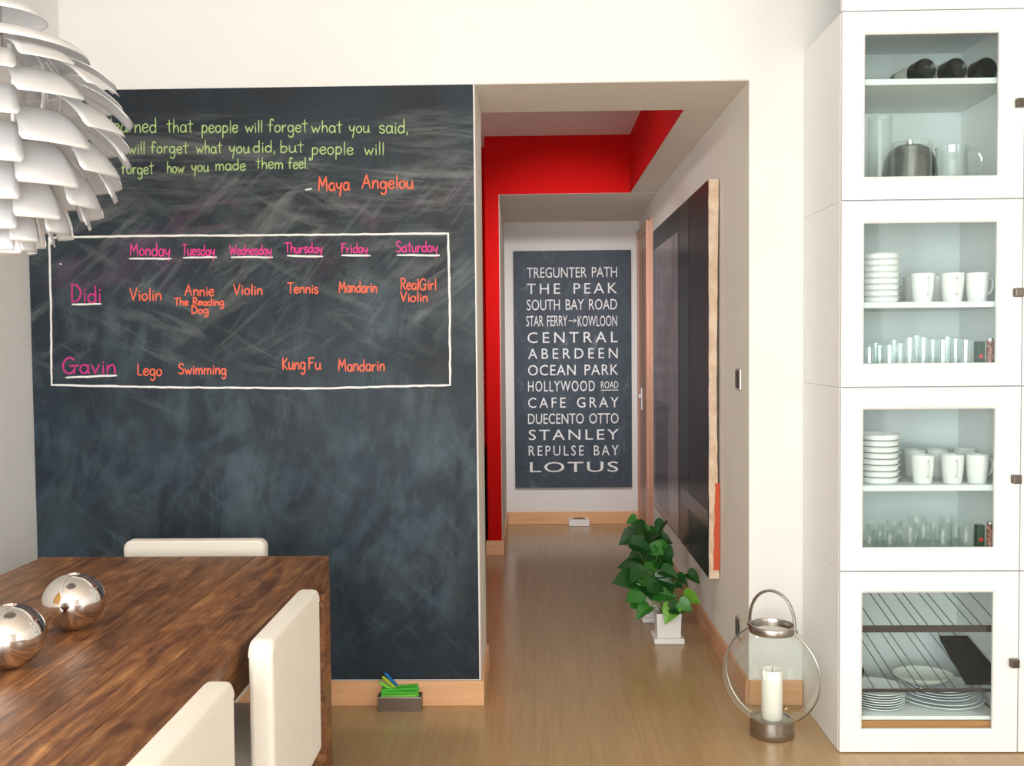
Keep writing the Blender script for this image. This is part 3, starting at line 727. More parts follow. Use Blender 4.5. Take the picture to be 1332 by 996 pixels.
MB().lathe([(.0, 1.75-zb), (.03, 1.75-zb), (.045, 1.80-zb), (.05, 1.95-zb), (.045, 2.08-zb), (.0, 2.09-zb)], 24).build('diffuser', mat('lamp_diffuser', (.7, .68, .66), .4), lp)
MB().tube([(0, 0, 2.08-zb), (0, 0, ZC-.03-zb)], .006, 8).build('cord', STEEL, lp)
MB().lathe([(.0, ZC-.04-zb), (.05, ZC-.035-zb), (.055, ZC-.001-zb), (0, ZC-.001-zb)], 24).build('ceiling_rose', LAMPM, lp)

# ------------------------------------------------------------------ lantern with candle
lo_ = atZ(1004, 955, 0); 
LN = thing('glass_lantern', (lo_.x, lo_.y-.0, 0), 'round glass globe lantern with nickel ring handle on the floor beside the cabinets', 'lantern')
GR = .178; gz = .226
MB().lathe([(0, .001), (.078, .001), (.080, .004), (.080, .026), (.077, .028), (.077, .033), (.079, .035), (.079, .064), (.076, .066), (0.066, .066), (.064, .062), (.0, .062)], 40).build('base', NICKEL, LN)
a0_ = math.acos((.074-gz)/GR if abs((.074-gz)/GR) <= 1 else -1)
prof = []
tmax = math.asin(.078/GR)
for i in range(25):
    a_ = PI-math.asin(.07/GR) - (PI-math.asin(.07/GR)-tmax)*i/24; prof.append((GR*math.sin(a_), gz+GR*math.cos(a_)))
MB().lathe(prof, 48).build('globe', GLOBE, LN)
zt = gz+GR*math.cos(tmax)
MB().lathe([(.074, zt-.004), (.082, zt-.004), (.084, zt+.002), (.084, zt+.02), (.081, zt+.024), (.076, zt+.024), (.074, zt+.02)], 40, closed=True).build('top_ring', NICKEL, LN)
ha = -.62
dh = Vector((math.cos(ha), math.sin(ha), 0))
pts = []
for i in range(21):
    a_ = PI*i/20; pts.append(dh*(.086*math.cos(a_))+Vector((0, 0, zt+.012+.135*math.sin(a_)**.8)))
MB().tube(pts, .0055, 8).build('handle', NICKEL, LN)
MB().lathe([(.0, -.009), (.009, -.004), (.009, .004), (0, .009)], 12, (dh.x*.088, dh.y*.088, zt+.01)).lathe([(.0, -.009), (.009, -.004), (.009, .004), (0, .009)], 12, (-dh.x*.088, -dh.y*.088, zt+.01)).build('rivet', NICKEL, LN)
pts = []
for sg_ in (1, -1):
    pts = []
    for i in range(25):
        a_ = math.asin(.08/GR)+(PI-2*math.asin(.08/GR))*i/24; pts.append(dh*(sg_*(GR+.002)*math.sin(a_))+Vector((0, 0, gz+(GR+.002)*math.cos(a_))))
    MB().tube(pts, .0028, 6).build('hoop', NICKEL, LN)
cn = thing('pillar_candle', (lo_.x, lo_.y, .0625), 'white pillar candle standing inside the glass globe lantern', 'candle')
MB().lathe([(.0, 0), (.037, 0), (.038, .003), (.038, .175), (.035, .181), (.028, .176), (.0, .172)], 32).build('wax', WAX, cn)
MB().tube([(0, 0, .172), (.001, 0, .184), (.004, 0, .192)], .0012, 6).build('wick', BLACK, cn)

# ------------------------------------------------------------------ potted plants
def heart(sz, fold):
    out = [(0, 0), (.18, -.10), (.38, -.06), (.50, .14), (.46, .40), (.30, .68), (.12, .90), (0, 1.06)]
    vs = []; fs = []
    mid = [(0, .0), (0, .02), (0, .06), (0, .2), (0, .42), (0, .68), (0, .9), (0, 1.06)]
    for s_ in (1, -1):
        for (x, y), (mx, my) in zip(out, mid):
            vs.append((s_*x*sz, y*sz, (abs(x)*fold - .22*y*y)*sz)); 
    for (mx, my) in mid: vs.append((0, my*sz, -.22*my*my*sz))
    for i in range(7):
        fs.append((i, i+1, 16+i+1, 16+i)); fs.append((8+i, 16+i, 16+i+1, 8+i+1))
    return vs, fs
leaf_meshes = {}
for mi in range(3):
    for fi, fo in enumerate((.18, .4)):
        mb = MB(); vs, fs = heart(1.0, fo); mb.add(vs, fs, True); me_ = mb.mesh('leaf'); me_.materials.append(LEAF[mi]); leaf_meshes[mi, fi] = me_
pots = []
for (px, py, dX, lab) in ((871, 838, 0, 'leafy trailing plant in white square pot on saucer, nearest of the corridor plants'),
                          (854, 810, 0, 'leafy green plant in white square pot, middle one of the row along the corridor wall'),
                          (848, 786, 0, 'leafy green plant in white square pot, farthest of the row along the corridor wall')):
    p = atZ(px, py, 0); o = thing('potted_plant', (p.x, p.y+.07, 0), lab, 'plant', 'potted plants along the corridor wall'); pots.append(o)
    MB().box(-.072, .072, -.072, .072, .001, .026).build('saucer', WHITEP, o, bevel=.003)
    mb = MB(); a_, b2, hgt, tk = .056, .06, .145, .006
    vs = []
    for (r_, z) in ((a_, .0265), (b2, hgt), (b2-tk, hgt), (b2-tk, hgt-.03)):
        vs += [(-r_, -r_, z), (r_, -r_, z), (r_, r_, z), (-r_, r_, z)]
    fs = [(0, 1, 2, 3)]
    for j in range(3):
        for k in range(4): fs.append((4*j+k, 4*j+(k+1) % 4, 4*j+4+(k+1) % 4, 4*j+4+k))
    mb.add(vs, fs).build('pot', CERAM, o, bevel=.002)
    MB().box(-.053, .053, -.053, .053, .10, .118).build('soil', SOIL, o)
LV = [(195, 125, .7, 1), (228, 160, 1, 1), (172, 238, 1.2, 0), (280, 190, 1.15, 0), (370, 170, 1, 0), (400, 245, 1, 0), (262, 290, 1.25, 0), (228, 330, 1.1, 0), (330, 305, 1, 1), (378, 352, 1.1, 1),
      (185, 400, 1.35, 0), (240, 405, 1.2, 1), (152, 490, 1.3, 0), (228, 455, 1.1, 0), (430, 320, .7, 0), (330, 372, 1.1, 0), (400, 400, 1, 1), (300, 450, 1.0, 0), (362, 472, 1, 0), (432, 452, 1, 0),
      (482, 512, .8, 0), (520, 502, .8, 0), (582, 480, .85, 0), (260, 530, 1.1, 1), (212, 592, 1.1, 1), (300, 565, 1, 1), (398, 578, 1.35, 0), (432, 530, 1, 1), (266, 690, 1, 1),
      (432, 705, 1.05, 2), (490, 672, 1, 1), (572, 605, .95, 2), (530, 655, .8, 1), (250, 642, .9, 1), (350, 240, 1, 0), (312, 232, 1, 0), (285, 262, 1, 0), (345, 205, .9, 0), (320, 420, 1, 0), (280, 370, 1.1, 0), (350, 540, .9, 0),
      (390, 300, .9, 0), (300, 340, 1, 0), (420, 370, .9, 0), (215, 260, .9, 0), (360, 430, 1.1, 0), (290, 500, 1, 0), (330, 500, 1, 0), (400, 500, 1, 0)]
rl = random.Random(11); stems = {0: [], 1: [], 2: []}
for (zx, zy, sc, mi) in LV:
    px, py = 780+zx/4.745, 650+zy/4.745
    k = 2 if zy < 290 else (1 if zy < 450 else 0)
    o = pots[k]; Y = o.location.y+(rl.uniform(-.09, .06) if not (zy > 640 and zx > 330) else -.11)
    P = atY(px, py, Y); P.x = min(P.x, XR-.05)
    L = P-o.location
    sz = .088*sc
    an = rl.uniform(-PI, PI); out = Vector((math.cos(an), -abs(math.sin(an))*.8, 0))
    if zx < 240: out = Vector((-1, rl.uniform(-.7, .1), 0))
    if zx > 440: out = Vector((1, rl.uniform(-.7, .1), 0))
    out.normalize()
    ydir = (out*rl.uniform(.6, 1.0)+Vector((0, 0, rl.uniform(-.75, .05)))).normalized()
    zdir = Vector((rl.uniform(-.7, .7), rl.uniform(-1.1, -.4), rl.uniform(.5, 1.1))); zdir = (zdir-ydir*zdir.dot(ydir)).normalized(); xdir = ydir.cross(zdir)
    if mi < 2: mi = rl.choice((0, 0, 1)) if zy < 520 else rl.choice((0, 1, 1))
    Mx = Matrix((xdir*sz, ydir*sz, zdir*sz)).transposed().to_4x4(); Mx.translation = L-ydir*sz*.5
    lf = bpy.data.objects.new('leaf', leaf_meshes[mi, rl.randint(0, 1)]); COL.objects.link(lf); lf.parent = o; lf.matrix_local = Mx
    base = Mx.translation.copy(); s0 = Vector((rl.uniform(-.03, .03), rl.uniform(-.03, .03), .118)); mid = (s0+base)/2+Vector((0, 0, .05))
    stems[k].append([s0, (s0+mid)/2+Vector((0, 0, .015)), mid, (mid+base)/2+Vector((0, 0, .008)), base])
for k in range(3):
    for st in stems[k]: MB().tube(st, .0022, 5).build('stem', STEMM, pots[k])

# ------------------------------------------------------------------ low white box at the far wall
p = atZ(753.5, 684.5, 0)
wb = thing('tissue_box', (p.x, p.y+.06, 0), 'low white box with dark oval slot on the floor at the far baseboard', 'box')
MB().box(-.082, .082, -.06, .06, .001, .05).build('body', WHITEP, wb, bevel=.003)
mb = MB(); mb.lathe([(.0, 0), (1, 0), (1, .001), (0, .001)], 24, M=Matrix.Translation((0, 0, .0505)) @ Matrix.Diagonal((.045, .03, 1, 1))); mb.build('slot', mat('dark_red_slot', (.05, .015, .015), .6), wb)
MB().lathe([(.8, 0), (1, 0), (1, .004), (.8, .004)], 24, M=Matrix.Translation((0, 0, .0505)) @ Matrix.Diagonal((.055, .038, 1, 1)), closed=True).build('rim', STEEL, wb)

# ------------------------------------------------------------------ metal box with chalk sticks
p = atZ(519.5, 925.5, 0)
XB, YBX = p.x, p.y
hb_ = .058; wx = .086; dp = .15
bx = thing('metal_box', (XB, YBX, 0), 'open brown metal tin full of green sticks on floor against the baseboard', 'box')
dp = YW-.018-YBX
TIN = mat('brown_tin', (.20, .155, .12), .35, .7)
mb = MB().box(-wx, wx, 0, .002, .002, hb_).box(-wx, wx, dp-.002, dp, .002, hb_).box(-wx, -wx+.002, .002, dp-.002, .002, hb_).box(wx-.002, wx, .002, dp-.002, .002, hb_).box(-wx, wx, 0, dp, .0005, .002)
mb.build('body', TIN, bx)
MB().box(-wx-.001, wx+.001, -.001, .0, hb_-.004, hb_+.001).build('rim', STEEL, bx)
gm = [chalk_col('bright_green_crayon', (126, 216, 84)), chalk_col('leaf_green_crayon', (84, 190, 66)), chalk_col('lime_crayon', (176, 200, 60)), chalk_col('blue_crayon', (40, 118, 190))]
gnm = ['bright green', 'leaf green', 'lime', 'blue']
rs = random.Random(5); cnt = [0]*4
layers = [(hb_-.010, 4), (hb_+.002, 4), (hb_+.014, 3), (hb_+.026, 2)]
sticks = []
for li, (z, n_) in enumerate(layers):
    for i in range(n_):
        yy = .014+(dp-.028)*i/(n_-1)+(.004 if li == 3 else 0) if n_ > 1 else dp/2
        sticks.append((rs.uniform(-.008, .008), yy, z, rs.uniform(-.09, .09), rs.uniform(-.07, .07), rs.choice((0, 0, 1, 0, 2, 1))))
order = ['first', 'second', 'third', 'fourth']
lay = ['bottom', 'second', 'third', 'top']
idx = 0
for li, (z, n_) in enumerate(layers):
    for i in range(n_):
        x, y, z_, rz, ry, c_ = sticks[idx]; idx += 1
        mb = MB(); mb.box(-.071, .071, -.0055, .0055, -.0048, .0048)
        o = mb.build('chalk_stick', gm[c_], None, loc=(XB+x*.5, YBX+y, z_), bevel=.0012, seg=1); o.rotation_euler = (0, ry, rz)
        tag(o, f'{gnm[c_]} stick in the brown tin, {lay[li]} layer, {order[i]} from the front', 'chalk stick', 'sticks in the metal tin')
for (x, y, z_, ry, c_, lab) in ((-.048, .045, hb_+.056, .85, 3, 'blue stick leaning upward out of the left side of the brown tin'), (-.054, .032, hb_+.048, .75, 2, 'lime stick leaning upward just beneath the blue stick in the tin'), (-.060, .020, hb_+.036, .55, 0, 'bright green stick leaning at left in the tin below the lime stick')):
    o = MB().box(-.035, .035, -.005, .005, -.005, .005).build('chalk_stick', gm[c_], None, loc=(XB+x+.01, YBX+y, z_), bevel=.0012, seg=1); o.rotation_euler = (0, ry, .05); tag(o, lab, 'chalk stick', 'sticks in the metal tin')

# ------------------------------------------------------------------ cabinets
YC = 3.360; XC = 1.0625; DW = .618; DH = .6405; ZB = .002
XW = XC+DW
KN = mat('knob_metal', (.13, .11, .09), .3, .9)
def cabinet(label):
    t_ = thing('glass_cabinet', (0, 0, 0), label, 'cabinet', 'stacked white cabinets with glass doors')
    d0 = .021; dd = YW-.017-YC
    if True: dd = YW-.003-YC
    p = .016; Hh = DH-.001
    MB().box(0, p, d0, dd, 0, Hh).build('side_panel', WHITEL, t_)
    MB().box(DW-.002-p, DW-.002, d0, dd, 0, Hh).build('side_panel', WHITEL, t_)
    MB().box(p, DW-.002-p, d0, dd, 0, p).build('bottom_panel', CABIN, t_)
    MB().box(p, DW-.002-p, d0, dd, Hh-p, Hh).build('top_panel', CABIN, t_)
    MB().box(p, DW-.002-p, dd-.008, dd, p, Hh-p).build('back_panel', CABIN, t_)
    x0, x1, z0, z1 = .001, DW-.003, .002, Hh-.002
    fl, frr, ft, fb = .079, .083, .075, .079
    mb = MB()
    def ringf(ya, yb, ins_a, ins_b):
        pass
    # door frame with chamfered inner edge
    a = [(x0, z0), (x1, z0), (x1, z1), (x0, z1)]
    c_ = [(x0+fl-.008, z0+fb-.008), (x1-frr+.008, z0+fb-.008), (x1-frr+.008, z1-ft+.008), (x0+fl-.008, z1-ft+.008)]
    i_ = [(x0+fl, z0+fb), (x1-frr, z0+fb), (x1-frr, z1-ft), (x0+fl, z1-ft)]
    vs = [(x, .02, z) for x, z in a]+[(x, 0, z) for x, z in a]+[(x, 0, z) for x, z in c_]+[(x, .008, z) for x, z in i_]+[(x, .02, z) for x, z in i_]
    fs = []
    for j in range(5):
        j2 = (j+1) % 5
        for k in range(4): fs.append((4*j+k, 4*j+(k+1) % 4, 4*j2+(k+1) % 4, 4*j2+k))
    dr_ = mb.add(vs, fs).build('door', WHITEL, t_, bevel=.0012, seg=2)
    MB().box(x0+fl-.004, x1-frr+.004, .012, .016, z0+fb-.004, z1-ft+.004).build('glass_pane', PANE, dr_)
    k_ = MB().box(x1-.032, x1-.003, -.022, -.0, .305, .335).build('knob', KN, dr_, bevel=.003)
    return t_
names = ['topmost', 'second from the top', 'third from the top', 'lowest']
ZL = [ZB+DH*3, ZB+DH*2, ZB+DH, ZB]
first = cabinet('white glass-door cabinet, topmost of the left stack, holding wine bottles and glass jugs')
first.location = (XC, YC, ZL[0])
labs = ['white glass-door cabinet second from the top of the left stack, holding bowls and mugs', 'white glass-door cabinet third from the top of the left stack, directly above the lowest one', 'lowest white glass-door cabinet of the left stack, holding plates, racks and black tray']
for i in range(3): copy_tree(first, None, (XC, YC, ZL[i+1]), labs[i])
for i in range(4): copy_tree(first, None, (XC+DW, YC, ZL[i]), f'white cabinet cut by the right photo edge, {names[i]} of its stack')
# board that closes the space over the cabinets
struct('trim_6', MB().box(XC, XC+2*DW, YC+.002, YC+.022, ZB+DH*4+.001, ZC), mat('white_filler_board', (.88, .885, .88), .5))

def Pz(px, py, Y): return atY(px, py, Y)
def shelf(zt_, li, lab):
    o = tag(MB().box(XC+.0165, XW-.0185, YC+.03, YW-.012, zt_-.02, zt_).build('shelf_board', CABIN, None, bevel=.001), lab, 'shelf', 'cabinet shelves')
    return zt_
zs1 = shelf(Pz(1200, 102, YC+.03).z, 0, 'white shelf under the wine bottles in the topmost cabinet')
zs2 = shelf(Pz(1200, 392.5, YC+.03).z, 1, 'white shelf under the bowls and mugs in the second cabinet from the top')
zs3 = shelf(Pz(1200, 631, YC+.03).z, 2, 'white shelf under the bowls and mugs in the third cabinet from the top')
fl = [z+.0165 for z in ZL]
# wine bottles lying on the top shelf
bt = None
for px, lab in ((1205, 'dark wine bottle lying on the top cabinet shelf, leftmost of three'), (1245.5, 'dark wine bottle lying on the top cabinet shelf, middle of three'), (1285, 'dark wine bottle lying on the top cabinet shelf, rightmost of three')):
    P = Pz(px, 84, YC+.06)
    loc = (P.x, YC+.06, zs1+.0395)
    if bt is None:
        bt = thing('wine_bottle', loc, lab, 'bottle', 'wine bottles on the top shelf')
        Mr = Matrix.Rotation(-PI/2, 4, 'X')
        MB().lathe([(0, .012), (.012, .010), (.03, .002), (.034, 0), (.0385, .005), (.039, .012), (.039, .185), (.036, .2), (.02, .225), (.0145, .24), (.014, .29), (.0155, .291), (.0155, .298), (.0, .298)], 32, M=Mr).build('glass_body', BOTTLE, bt)
        MB().lathe([(.0392, .06), (.0392, .15)], 32, M=Mr).build('paper_label', LABELM, bt)
    else: o = copy_tree(bt, None, loc, lab)
    (bt if px == 1205 else o).rotation_euler = (0, 0, .14)
# topmost cabinet, lower compartment
def glass_thing(name, loc, prof, lab, cat, group=None, n=28, material=CLEAR):
    o = MB().lathe(prof, n).build(name, material, None, loc=loc); return tag(o, lab, cat, group)
Z0 = fl[0]
P = Pz(1144.5, 200, YC+.16); zt_ = Pz(1144, 153, YC+.16).z; r_ = .0415
glass_thing('glass_vase', (P.x, YC+.16, Z0+.0005), [(0, 0), (r_, 0), (r_, .01), (r_, zt_-Z0), (r_-.002, zt_-Z0), (r_-.002, zt_-Z0-.004)], 'tall clear cylinder vase at the left of the topmost cabinet', 'vase')
P = Pz(1183.5, 200, YC+.27); zt_ = Pz(1183, 188, YC+.27).z-Z0; r_ = .096
pt_ = thing('steel_pot', (P.x, YC+.27, Z0+.0005), 'dark rounded steel pot behind a glass cylinder in the topmost cabinet', 'pot')
MB().lathe([(0, 0), (r_*.9, 0), (r_, .02), (r_, zt_*.55), (r_*.92, zt_*.75), (r_*.75, zt_*.9), (r_*.5, zt_*.97), (0, zt_)], 36).build('body', mat('smoked_steel', (.10, .085, .08), .2, 1), pt_)
MB().lathe([(0, 0), (.012, 0), (.014, .012), (0, .016)], 16, (0, 0, zt_)).build('lid_knob', STEEL, pt_)
P = Pz(1186, 200, YC+.097); zt_ = Pz(1186, 186, YC+.097).z-Z0; r_ = .0655
glass_thing('glass_jar', (P.x, YC+.097, Z0+.0005), [(0, 0), (r_, 0), (r_, .01), (r_, zt_), (r_-.002, zt_), (r_-.002, zt_-.004)], 'wide clear glass cylinder standing in front of the dark steel pot', 'jar')
P = Pz(1238, 200, YC+.11); zt_ = Pz(1238, 192, YC+.11).z-Z0; r_ = .055
jg = thing('glass_jug', (P.x, YC+.11, Z0+.0005), 'clear glass jug with looped handle at the right of the topmost cabinet', 'jug')
MB().lathe([(0, 0), (r_*.85, 0), (r_, .03), (r_, zt_*.5), (r_*.93, zt_*.85), (r_, zt_), (r_-.003, zt_), (r_-.003, zt_-.004)], 32).build('body', CLEAR, jg)
MB().tube([(r_*.95, 0, zt_-.01), (r_+.03, 0, zt_-.005), (r_+.05, 0, zt_-.04), (r_+.045, 0, zt_-.085), (r_+.01, 0, zt_-.12)], .0055, 8).build('handle', CLEAR, jg)
MB().tube([(-r_+.004, 0, zt_-.008), (-r_-.008, 0, zt_+.004), (-r_-.014, 0, zt_+.006)], .006, 8).build('spout', CLEAR, jg)

# bowls, mugs, glasses for the two middle cabinets
bowl_me = MB().lathe([(0, 0), (.064, 0), (.0675, .003), (.0695, .0165), (.0745, .0185), (.076, .0198), (.0745, .0212), (.068, .0208), (.064, .006), (0, .005)], 36).mesh('bowl'); bowl_me.materials.append(CERAM)
mugs = None
tum = {}
def tumbler(r_, h_):
    k = (r_, h_)
    if k not in tum:
        me_ = MB().lathe([(0, 0), (r_*.86, 0), (r_*.9, .006), (r_, h_)], 24).mesh('tumbler'); me_.materials.append(CLEAR); tum[k] = me_
    return tum[k]
ordw = ['lowest', 'second', 'third', 'fourth', 'fifth', 'sixth', 'seventh', 'topmost']
for ci, (zsh, zfl, dy, nm) in enumerate(((zs2, fl[1], 0, 'second cabinet from the top'), (zs3, fl[2], 238.5, 'third cabinet from the top'))):
    Pb = Pz(1142, 370+dy, YC+.13)
    for k in range(8):
        o = link('bowl', bowl_me, None, (Pb.x, YC+.13, zsh+.0004+k*.0218)); tag(o, f'white ceramic bowl in the {nm}, {ordw[k]}' + (' counted upward in the stack' if 0 < k < 7 else ' of the stack'), 'bowl', 'stacked white bowls')
    for j, (px, rz, wh) in enumerate(((1200, -PI/2+.12, 'leftmost'), (1238.5, -PI/2, 'middle'), (1270.5, .15, 'rightmost'))):
        P = Pz(px, 392+dy, YC+.085); lab = f'{wh} white mug of the front row on the shelf, {nm}'
        if mugs is None:
            mugs = thing('mug', (0, 0, 0), lab, 'mug', 'white mugs on the cabinet shelves'); h_ = .101
            MB().lathe([(0, 0), (.029, 0), (.031, .002), (.0365, .05), (.0395, h_-.001), (.0385, h_), (.037, h_-.001), (.033, .05), (.027, .006), (0, .005)], 32).build('body', CERAM, mugs)
            MB().tube([(.034, 0, .082), (.052, 0, .085), (.060, 0, .07), (.058, 0, .048), (.048, 0, .03), (.032, 0, .025)], .0055, 8, flat=.8).build('handle', CERAM, mugs)
            o = mugs
        else: o = copy_tree(mugs, None, (0, 0, 0), lab)
        o.location = (P.x, YC+.085, zsh+.0004); o.rotation_euler = (0, 0, rz)
    for j, (px, Y_) in enumerate(((1189, .25), (1219, .25), (1254, .26))):
        P = Pz(px, 392+dy, YC+Y_)
        o = copy_tree(mugs, None, (P.x, YC+Y_, zsh+.0004), f'{("left", "middle", "right")[j]} white mug behind the front row of mugs, {nm}', 1.0+j)
    gl = [(1131, .06, .027, .085), (1144.5, .12, .027, .09), (1157, .06, .028, .092), (1171, .13, .030, .098), (1183, .06, .031, .118), (1201, .11, .030, .118), (1213, .17, .029, .11), (1226.5, .06, .029, .108), (1243, .12, .030, .112), (1256, .06, .028, .108), (1139, .2, .029, .1), (1163, .22, .029, .11), (1192, .21, .030, .125), (1232, .23, .031, .12)]
    gl = [(a, b2, c_, d+(.035 if ci == 0 else .012)) for a, b2, c_, d in gl]
    for j, (px, Y_, r_, h_) in enumerate(gl):
        P = Pz(px, 470+dy, YC+Y_)
        o = link('drinking_glass', tumbler(r_, h_), None, (P.x, YC+Y_, zfl+.0004))
        row = lambda y_: 0 if y_ < .09 else (1 if y_ < .15 else 2)
        rank = sorted([g_[0] for g_ in gl if row(g_[1]) == row(Y_)]).index(px)
        tag(o, f'clear drinking glass, {["first","second","third","fourth","fifth","sixth"][rank]} from left in {("front", "middle", "back")[row(Y_)]} row, {nm}', 'glass', 'drinking glasses in the middle cabinets')
    zt_ = Pz(1274, 444+dy, YC+.07).z-zfl
    P = Pz(1274, 460+dy, YC+.07)
    g_ = thing('small_carton', (P.x, YC+.07, zfl+.0004), f'dark green carton with red mark, {nm}', 'carton')
    MB().box(-.013, .013, -.013, .013, 0, zt_).build('body', mat('green_carton', s2l((24, 62, 40)), .5), g_, bevel=.001)
    MB().lathe([(0, 0), (.008, 0), (.008, .0006), (0, .0006)], 16, M=Matrix.Translation((0, -.0132, zt_*.62)) @ Matrix.Rotation(PI/2, 4, 'X')).build('red_mark', mat('red_print', s2l((190, 40, 40)), .5), g_)
    zt_ = Pz(1288, 440+dy, YC+.07).z-zfl; P = Pz(1288, 460+dy, YC+.07)
    g_ = thing('small_tin', (P.x, YC+.07, zfl+.0004), f'slim tin with red and dark pattern, {nm}', 'tin')
    mt = mat('patterned_tin', (.4, .2, .15), .4)
    if ci == 0:
        t = NT(mt); t.l(t.ramp(t.noise(t.coords((1, 1, 1), obj=True), 95, 3, .6, 1), [(.4, s2l((60, 40, 36))), (.5, s2l((180, 90, 70))), (.62, s2l((200, 180, 165)))]), t.b.inputs['Base Color'])
    MB().lathe([(0, 0), (.0125, 0), (.0125, zt_-.008), (0, zt_-.008)], 20).build('body', mt, g_)
    MB().lathe([(0.0, 0), (.012, 0), (.012, .008), (0, .008)], 20, (0, 0, zt_-.008)).build('cap', STEEL, g_)

# lowest cabinet: wire racks, tray, plates
zf = fl[3]; xi0, xi1 = XC+.018, XW-.02
WIRE = mat('wire_metal', (.13, .16, .17), .3, .8)
RISE = .095; RY0 = YC+.035; RY1 = YW-.02; RD = RY1-RY0
def rack(zr, lab, bar, xs):
    cxm = (xi0+xi1)/2; hwid = (xi1-xi0)/2
    o = thing('wire_rack', (cxm, RY0, zr), lab, 'rack', 'wire racks in the lowest cabinet')
    MB().box(-hwid, hwid, 0, .006, -bar, 0).build('front_bar', mat('dark_bar_metal', (.07, .055, .05), .4, .6), o, bevel=.001)
    MB().box(-hwid, hwid, RD-.006, RD, RISE-.008, RISE).build('rear_bar', DARKM, o)
    for px, py in xs:
        x = atY(px, py, RY0).x-cxm
        if abs(x) > hwid-.004: continue
        MB().tube([(x, 0, .0015), (x, RD, RISE+.0015)], .0018, 6).build('wire', WIRE, o)
zr1 = Pz(1210, 813.5, RY0).z; zr2 = Pz(1210, 896, RY0).z
zq = lambda x, y: (1110+x/4.745, 760+y/4.745)
rack(zr1, 'upper dark wire rack behind the glass of the lowest cabinet', .024, [zq(x, 250) for x in (130, 243, 297, 402, 460, 565, 620, 733, 792, 900, 950, 1055, 1110)])
rack(zr2, 'lower dark wire rack above the plates in the lowest cabinet', .012, [zq(x, 638) for x in (130, 243, 300, 410, 465, 575, 632, 740, 795, 900, 960, 1060, 1120)])
# black tray on the lower rack, tilted like its wires
xl0 = atY(*zq(700, 635), RY0).x
tr = thing('baking_tray', (xl0, RY0+.012, zr2+.0075), 'black rectangular tray lying on the sloping lower wire rack', 'tray')
tr.rotation_euler = (math.atan2(RISE, RD), 0, 0)
tl = .305; tw = xi1-.006-xl0
def sheet(z, ins): return [(ins, ins, z), (tw-ins, ins, z), (tw-ins, tl-ins, z), (ins+.03, tl-ins, z)]
vs = sheet(0, .004)+sheet(.018, 0)+sheet(.018, .006)+sheet(.010, .010)
fs = [(3, 2, 1, 0), (12, 13, 14, 15)]
for j in range(3):
    for k in range(4): fs.append((4*j+k, 4*j+(k+1) % 4, 4*j+4+(k+1) % 4, 4*j+4+k))
MB().add(vs, fs).build('pan', BLACK, tr, bevel=.0015)
vs = sheet(.0205, -.001)+sheet(.0185, -.001)+sheet(.0185, .005)+sheet(.0205, .005); fs = []
for j in range(4):
    for k in range(4): fs.append((4*j+k, 4*j+(k+1) % 4, 4*((j+1) % 4)+(k+1) % 4, 4*((j+1) % 4)+k))
MB().add(vs, fs).build('rim', BLACK, tr)
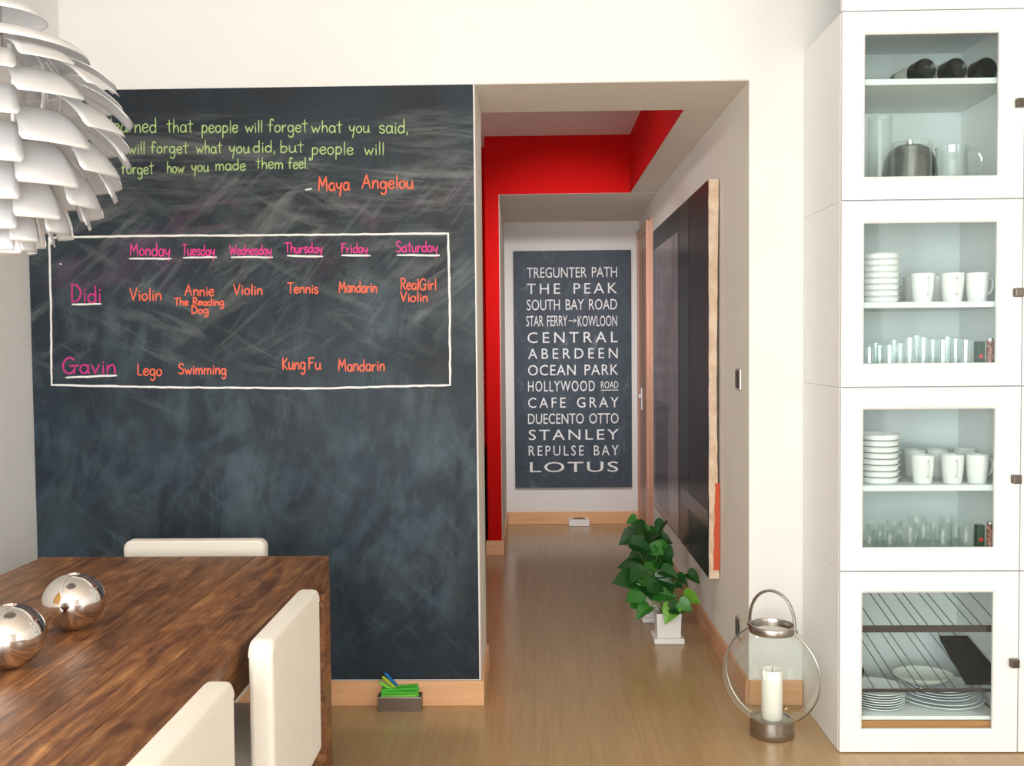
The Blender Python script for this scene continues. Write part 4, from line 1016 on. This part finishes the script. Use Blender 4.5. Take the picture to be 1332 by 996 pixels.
# wooden base board and white tray under the plates
zw = zf+.0005; zwt = Pz(1210, 937, YC+.028).z
o = tag(MB().box(xi0+.002, xi1-.002, YC+.028, YW-.02, zw, zwt).build('wooden_board', lightwood('brown_board_wood', s2l((168, 110, 62)), s2l((196, 140, 86)), 'X', .5), None, bevel=.001), 'thick brown wooden block on the floor of the lowest cabinet under the white tray', 'board')
zt2 = zwt+.0005
ty = thing('serving_tray', ((xi0+xi1)/2, YC+.035, zt2), 'white rectangular serving tray under the plates in the lowest cabinet', 'tray')
MB().box(-.27, .20, .0, .36, .0, .0145).build('base', CERAM, ty, bevel=.002)
MB().box(-.275, .265, -.004, .0, .002, .015).box(-.275, .265, .36, .365, .002, .015).box(.2005, .265, .0, .36, .004, .010).build('lip', CERAM, ty)
plm = {}
def plate(r_, x, y, z, lab):
    if r_ not in plm:
        me_ = MB().lathe([(0, .001), (r_*.6, .001), (r_*.66, .003), (r_*.98, .016), (r_, .0175), (r_*.99, .0195), (r_*.66, .007), (0, .005)], 44).mesh('plate'); me_.materials.append(PLATE); plm[r_] = me_
    o = link('plate', plm[r_], None, (x, y, z)); tag(o, lab, 'plate', 'plates in the lowest cabinet')
zpl = zt2+.0155
P = atY(1221, 905, YC+.19)
bigx = P.x
for k in range(6):
    r_ = (.158, .148, .128, .122, .116, .110)[k]
    plate(r_, bigx, YC+.20, zpl+(0, .009, .019, .027, .035, .043)[k], 'white dinner plate in the wide stack of the lowest cabinet, ' + ('widest at the bottom', 'second from the bottom', 'third from the bottom', 'third from the top', 'second from the top', 'topmost')[k])
P = atY(1140, 905, YC+.13)
for k in range(7):
    plate(.096, P.x, YC+.13, zpl+k*.0088+.0, f'small white plate in the left plate stack, lowest cabinet, {("bottom", "second from the bottom", "third from the bottom", "middle", "third from the top", "second from the top", "topmost")[k]} one')
# oval glass dish and pan lying on the lower rack
P = atZ(*zq(480, 560), zr2+.01)
mb = MB(); mb.lathe([(0, 0), (.62, 0), (.9, .018), (1, .03), (.985, .031), (.88, .02), (.6, .004), (0, .004)], 40, M=Matrix.Diagonal((.108, .085, 1, 1)))
tag(mb.build('oval_dish', mat('cream_glass_dish', (.66, .68, .62), .15, spec=.6), None, loc=(P.x-.01, YC+.2, zpl+.0635)), 'cream oval dish resting on the wide plate stack left of the black tray', 'dish')
o = MB().lathe([(0, 0), (.04, 0), (.046, .008), (.048, .03), (.045, .035), (0, .037)], 28).build('small_pan', BLACK, None, loc=(xi0+.05, YC+.105, zr2+.0045+RISE*.07/RD))
o.rotation_euler = (math.atan2(RISE, RD), 0, 0); o.location.z += .003
tag(o, 'small round black pan at the left of the sloping lower wire rack', 'pan')

# ------------------------------------------------------------------ things behind the viewer seen only in reflections
ya = tag(MB().box(XL+.001, XL+.03, .5, 1.6, 1.0, 2.0).build('yellow_canvas', mat('ochre_canvas', s2l((196, 150, 60)), .7), None), 'plain ochre canvas on the left wall, seen only mirrored in the chrome balls', 'canvas')
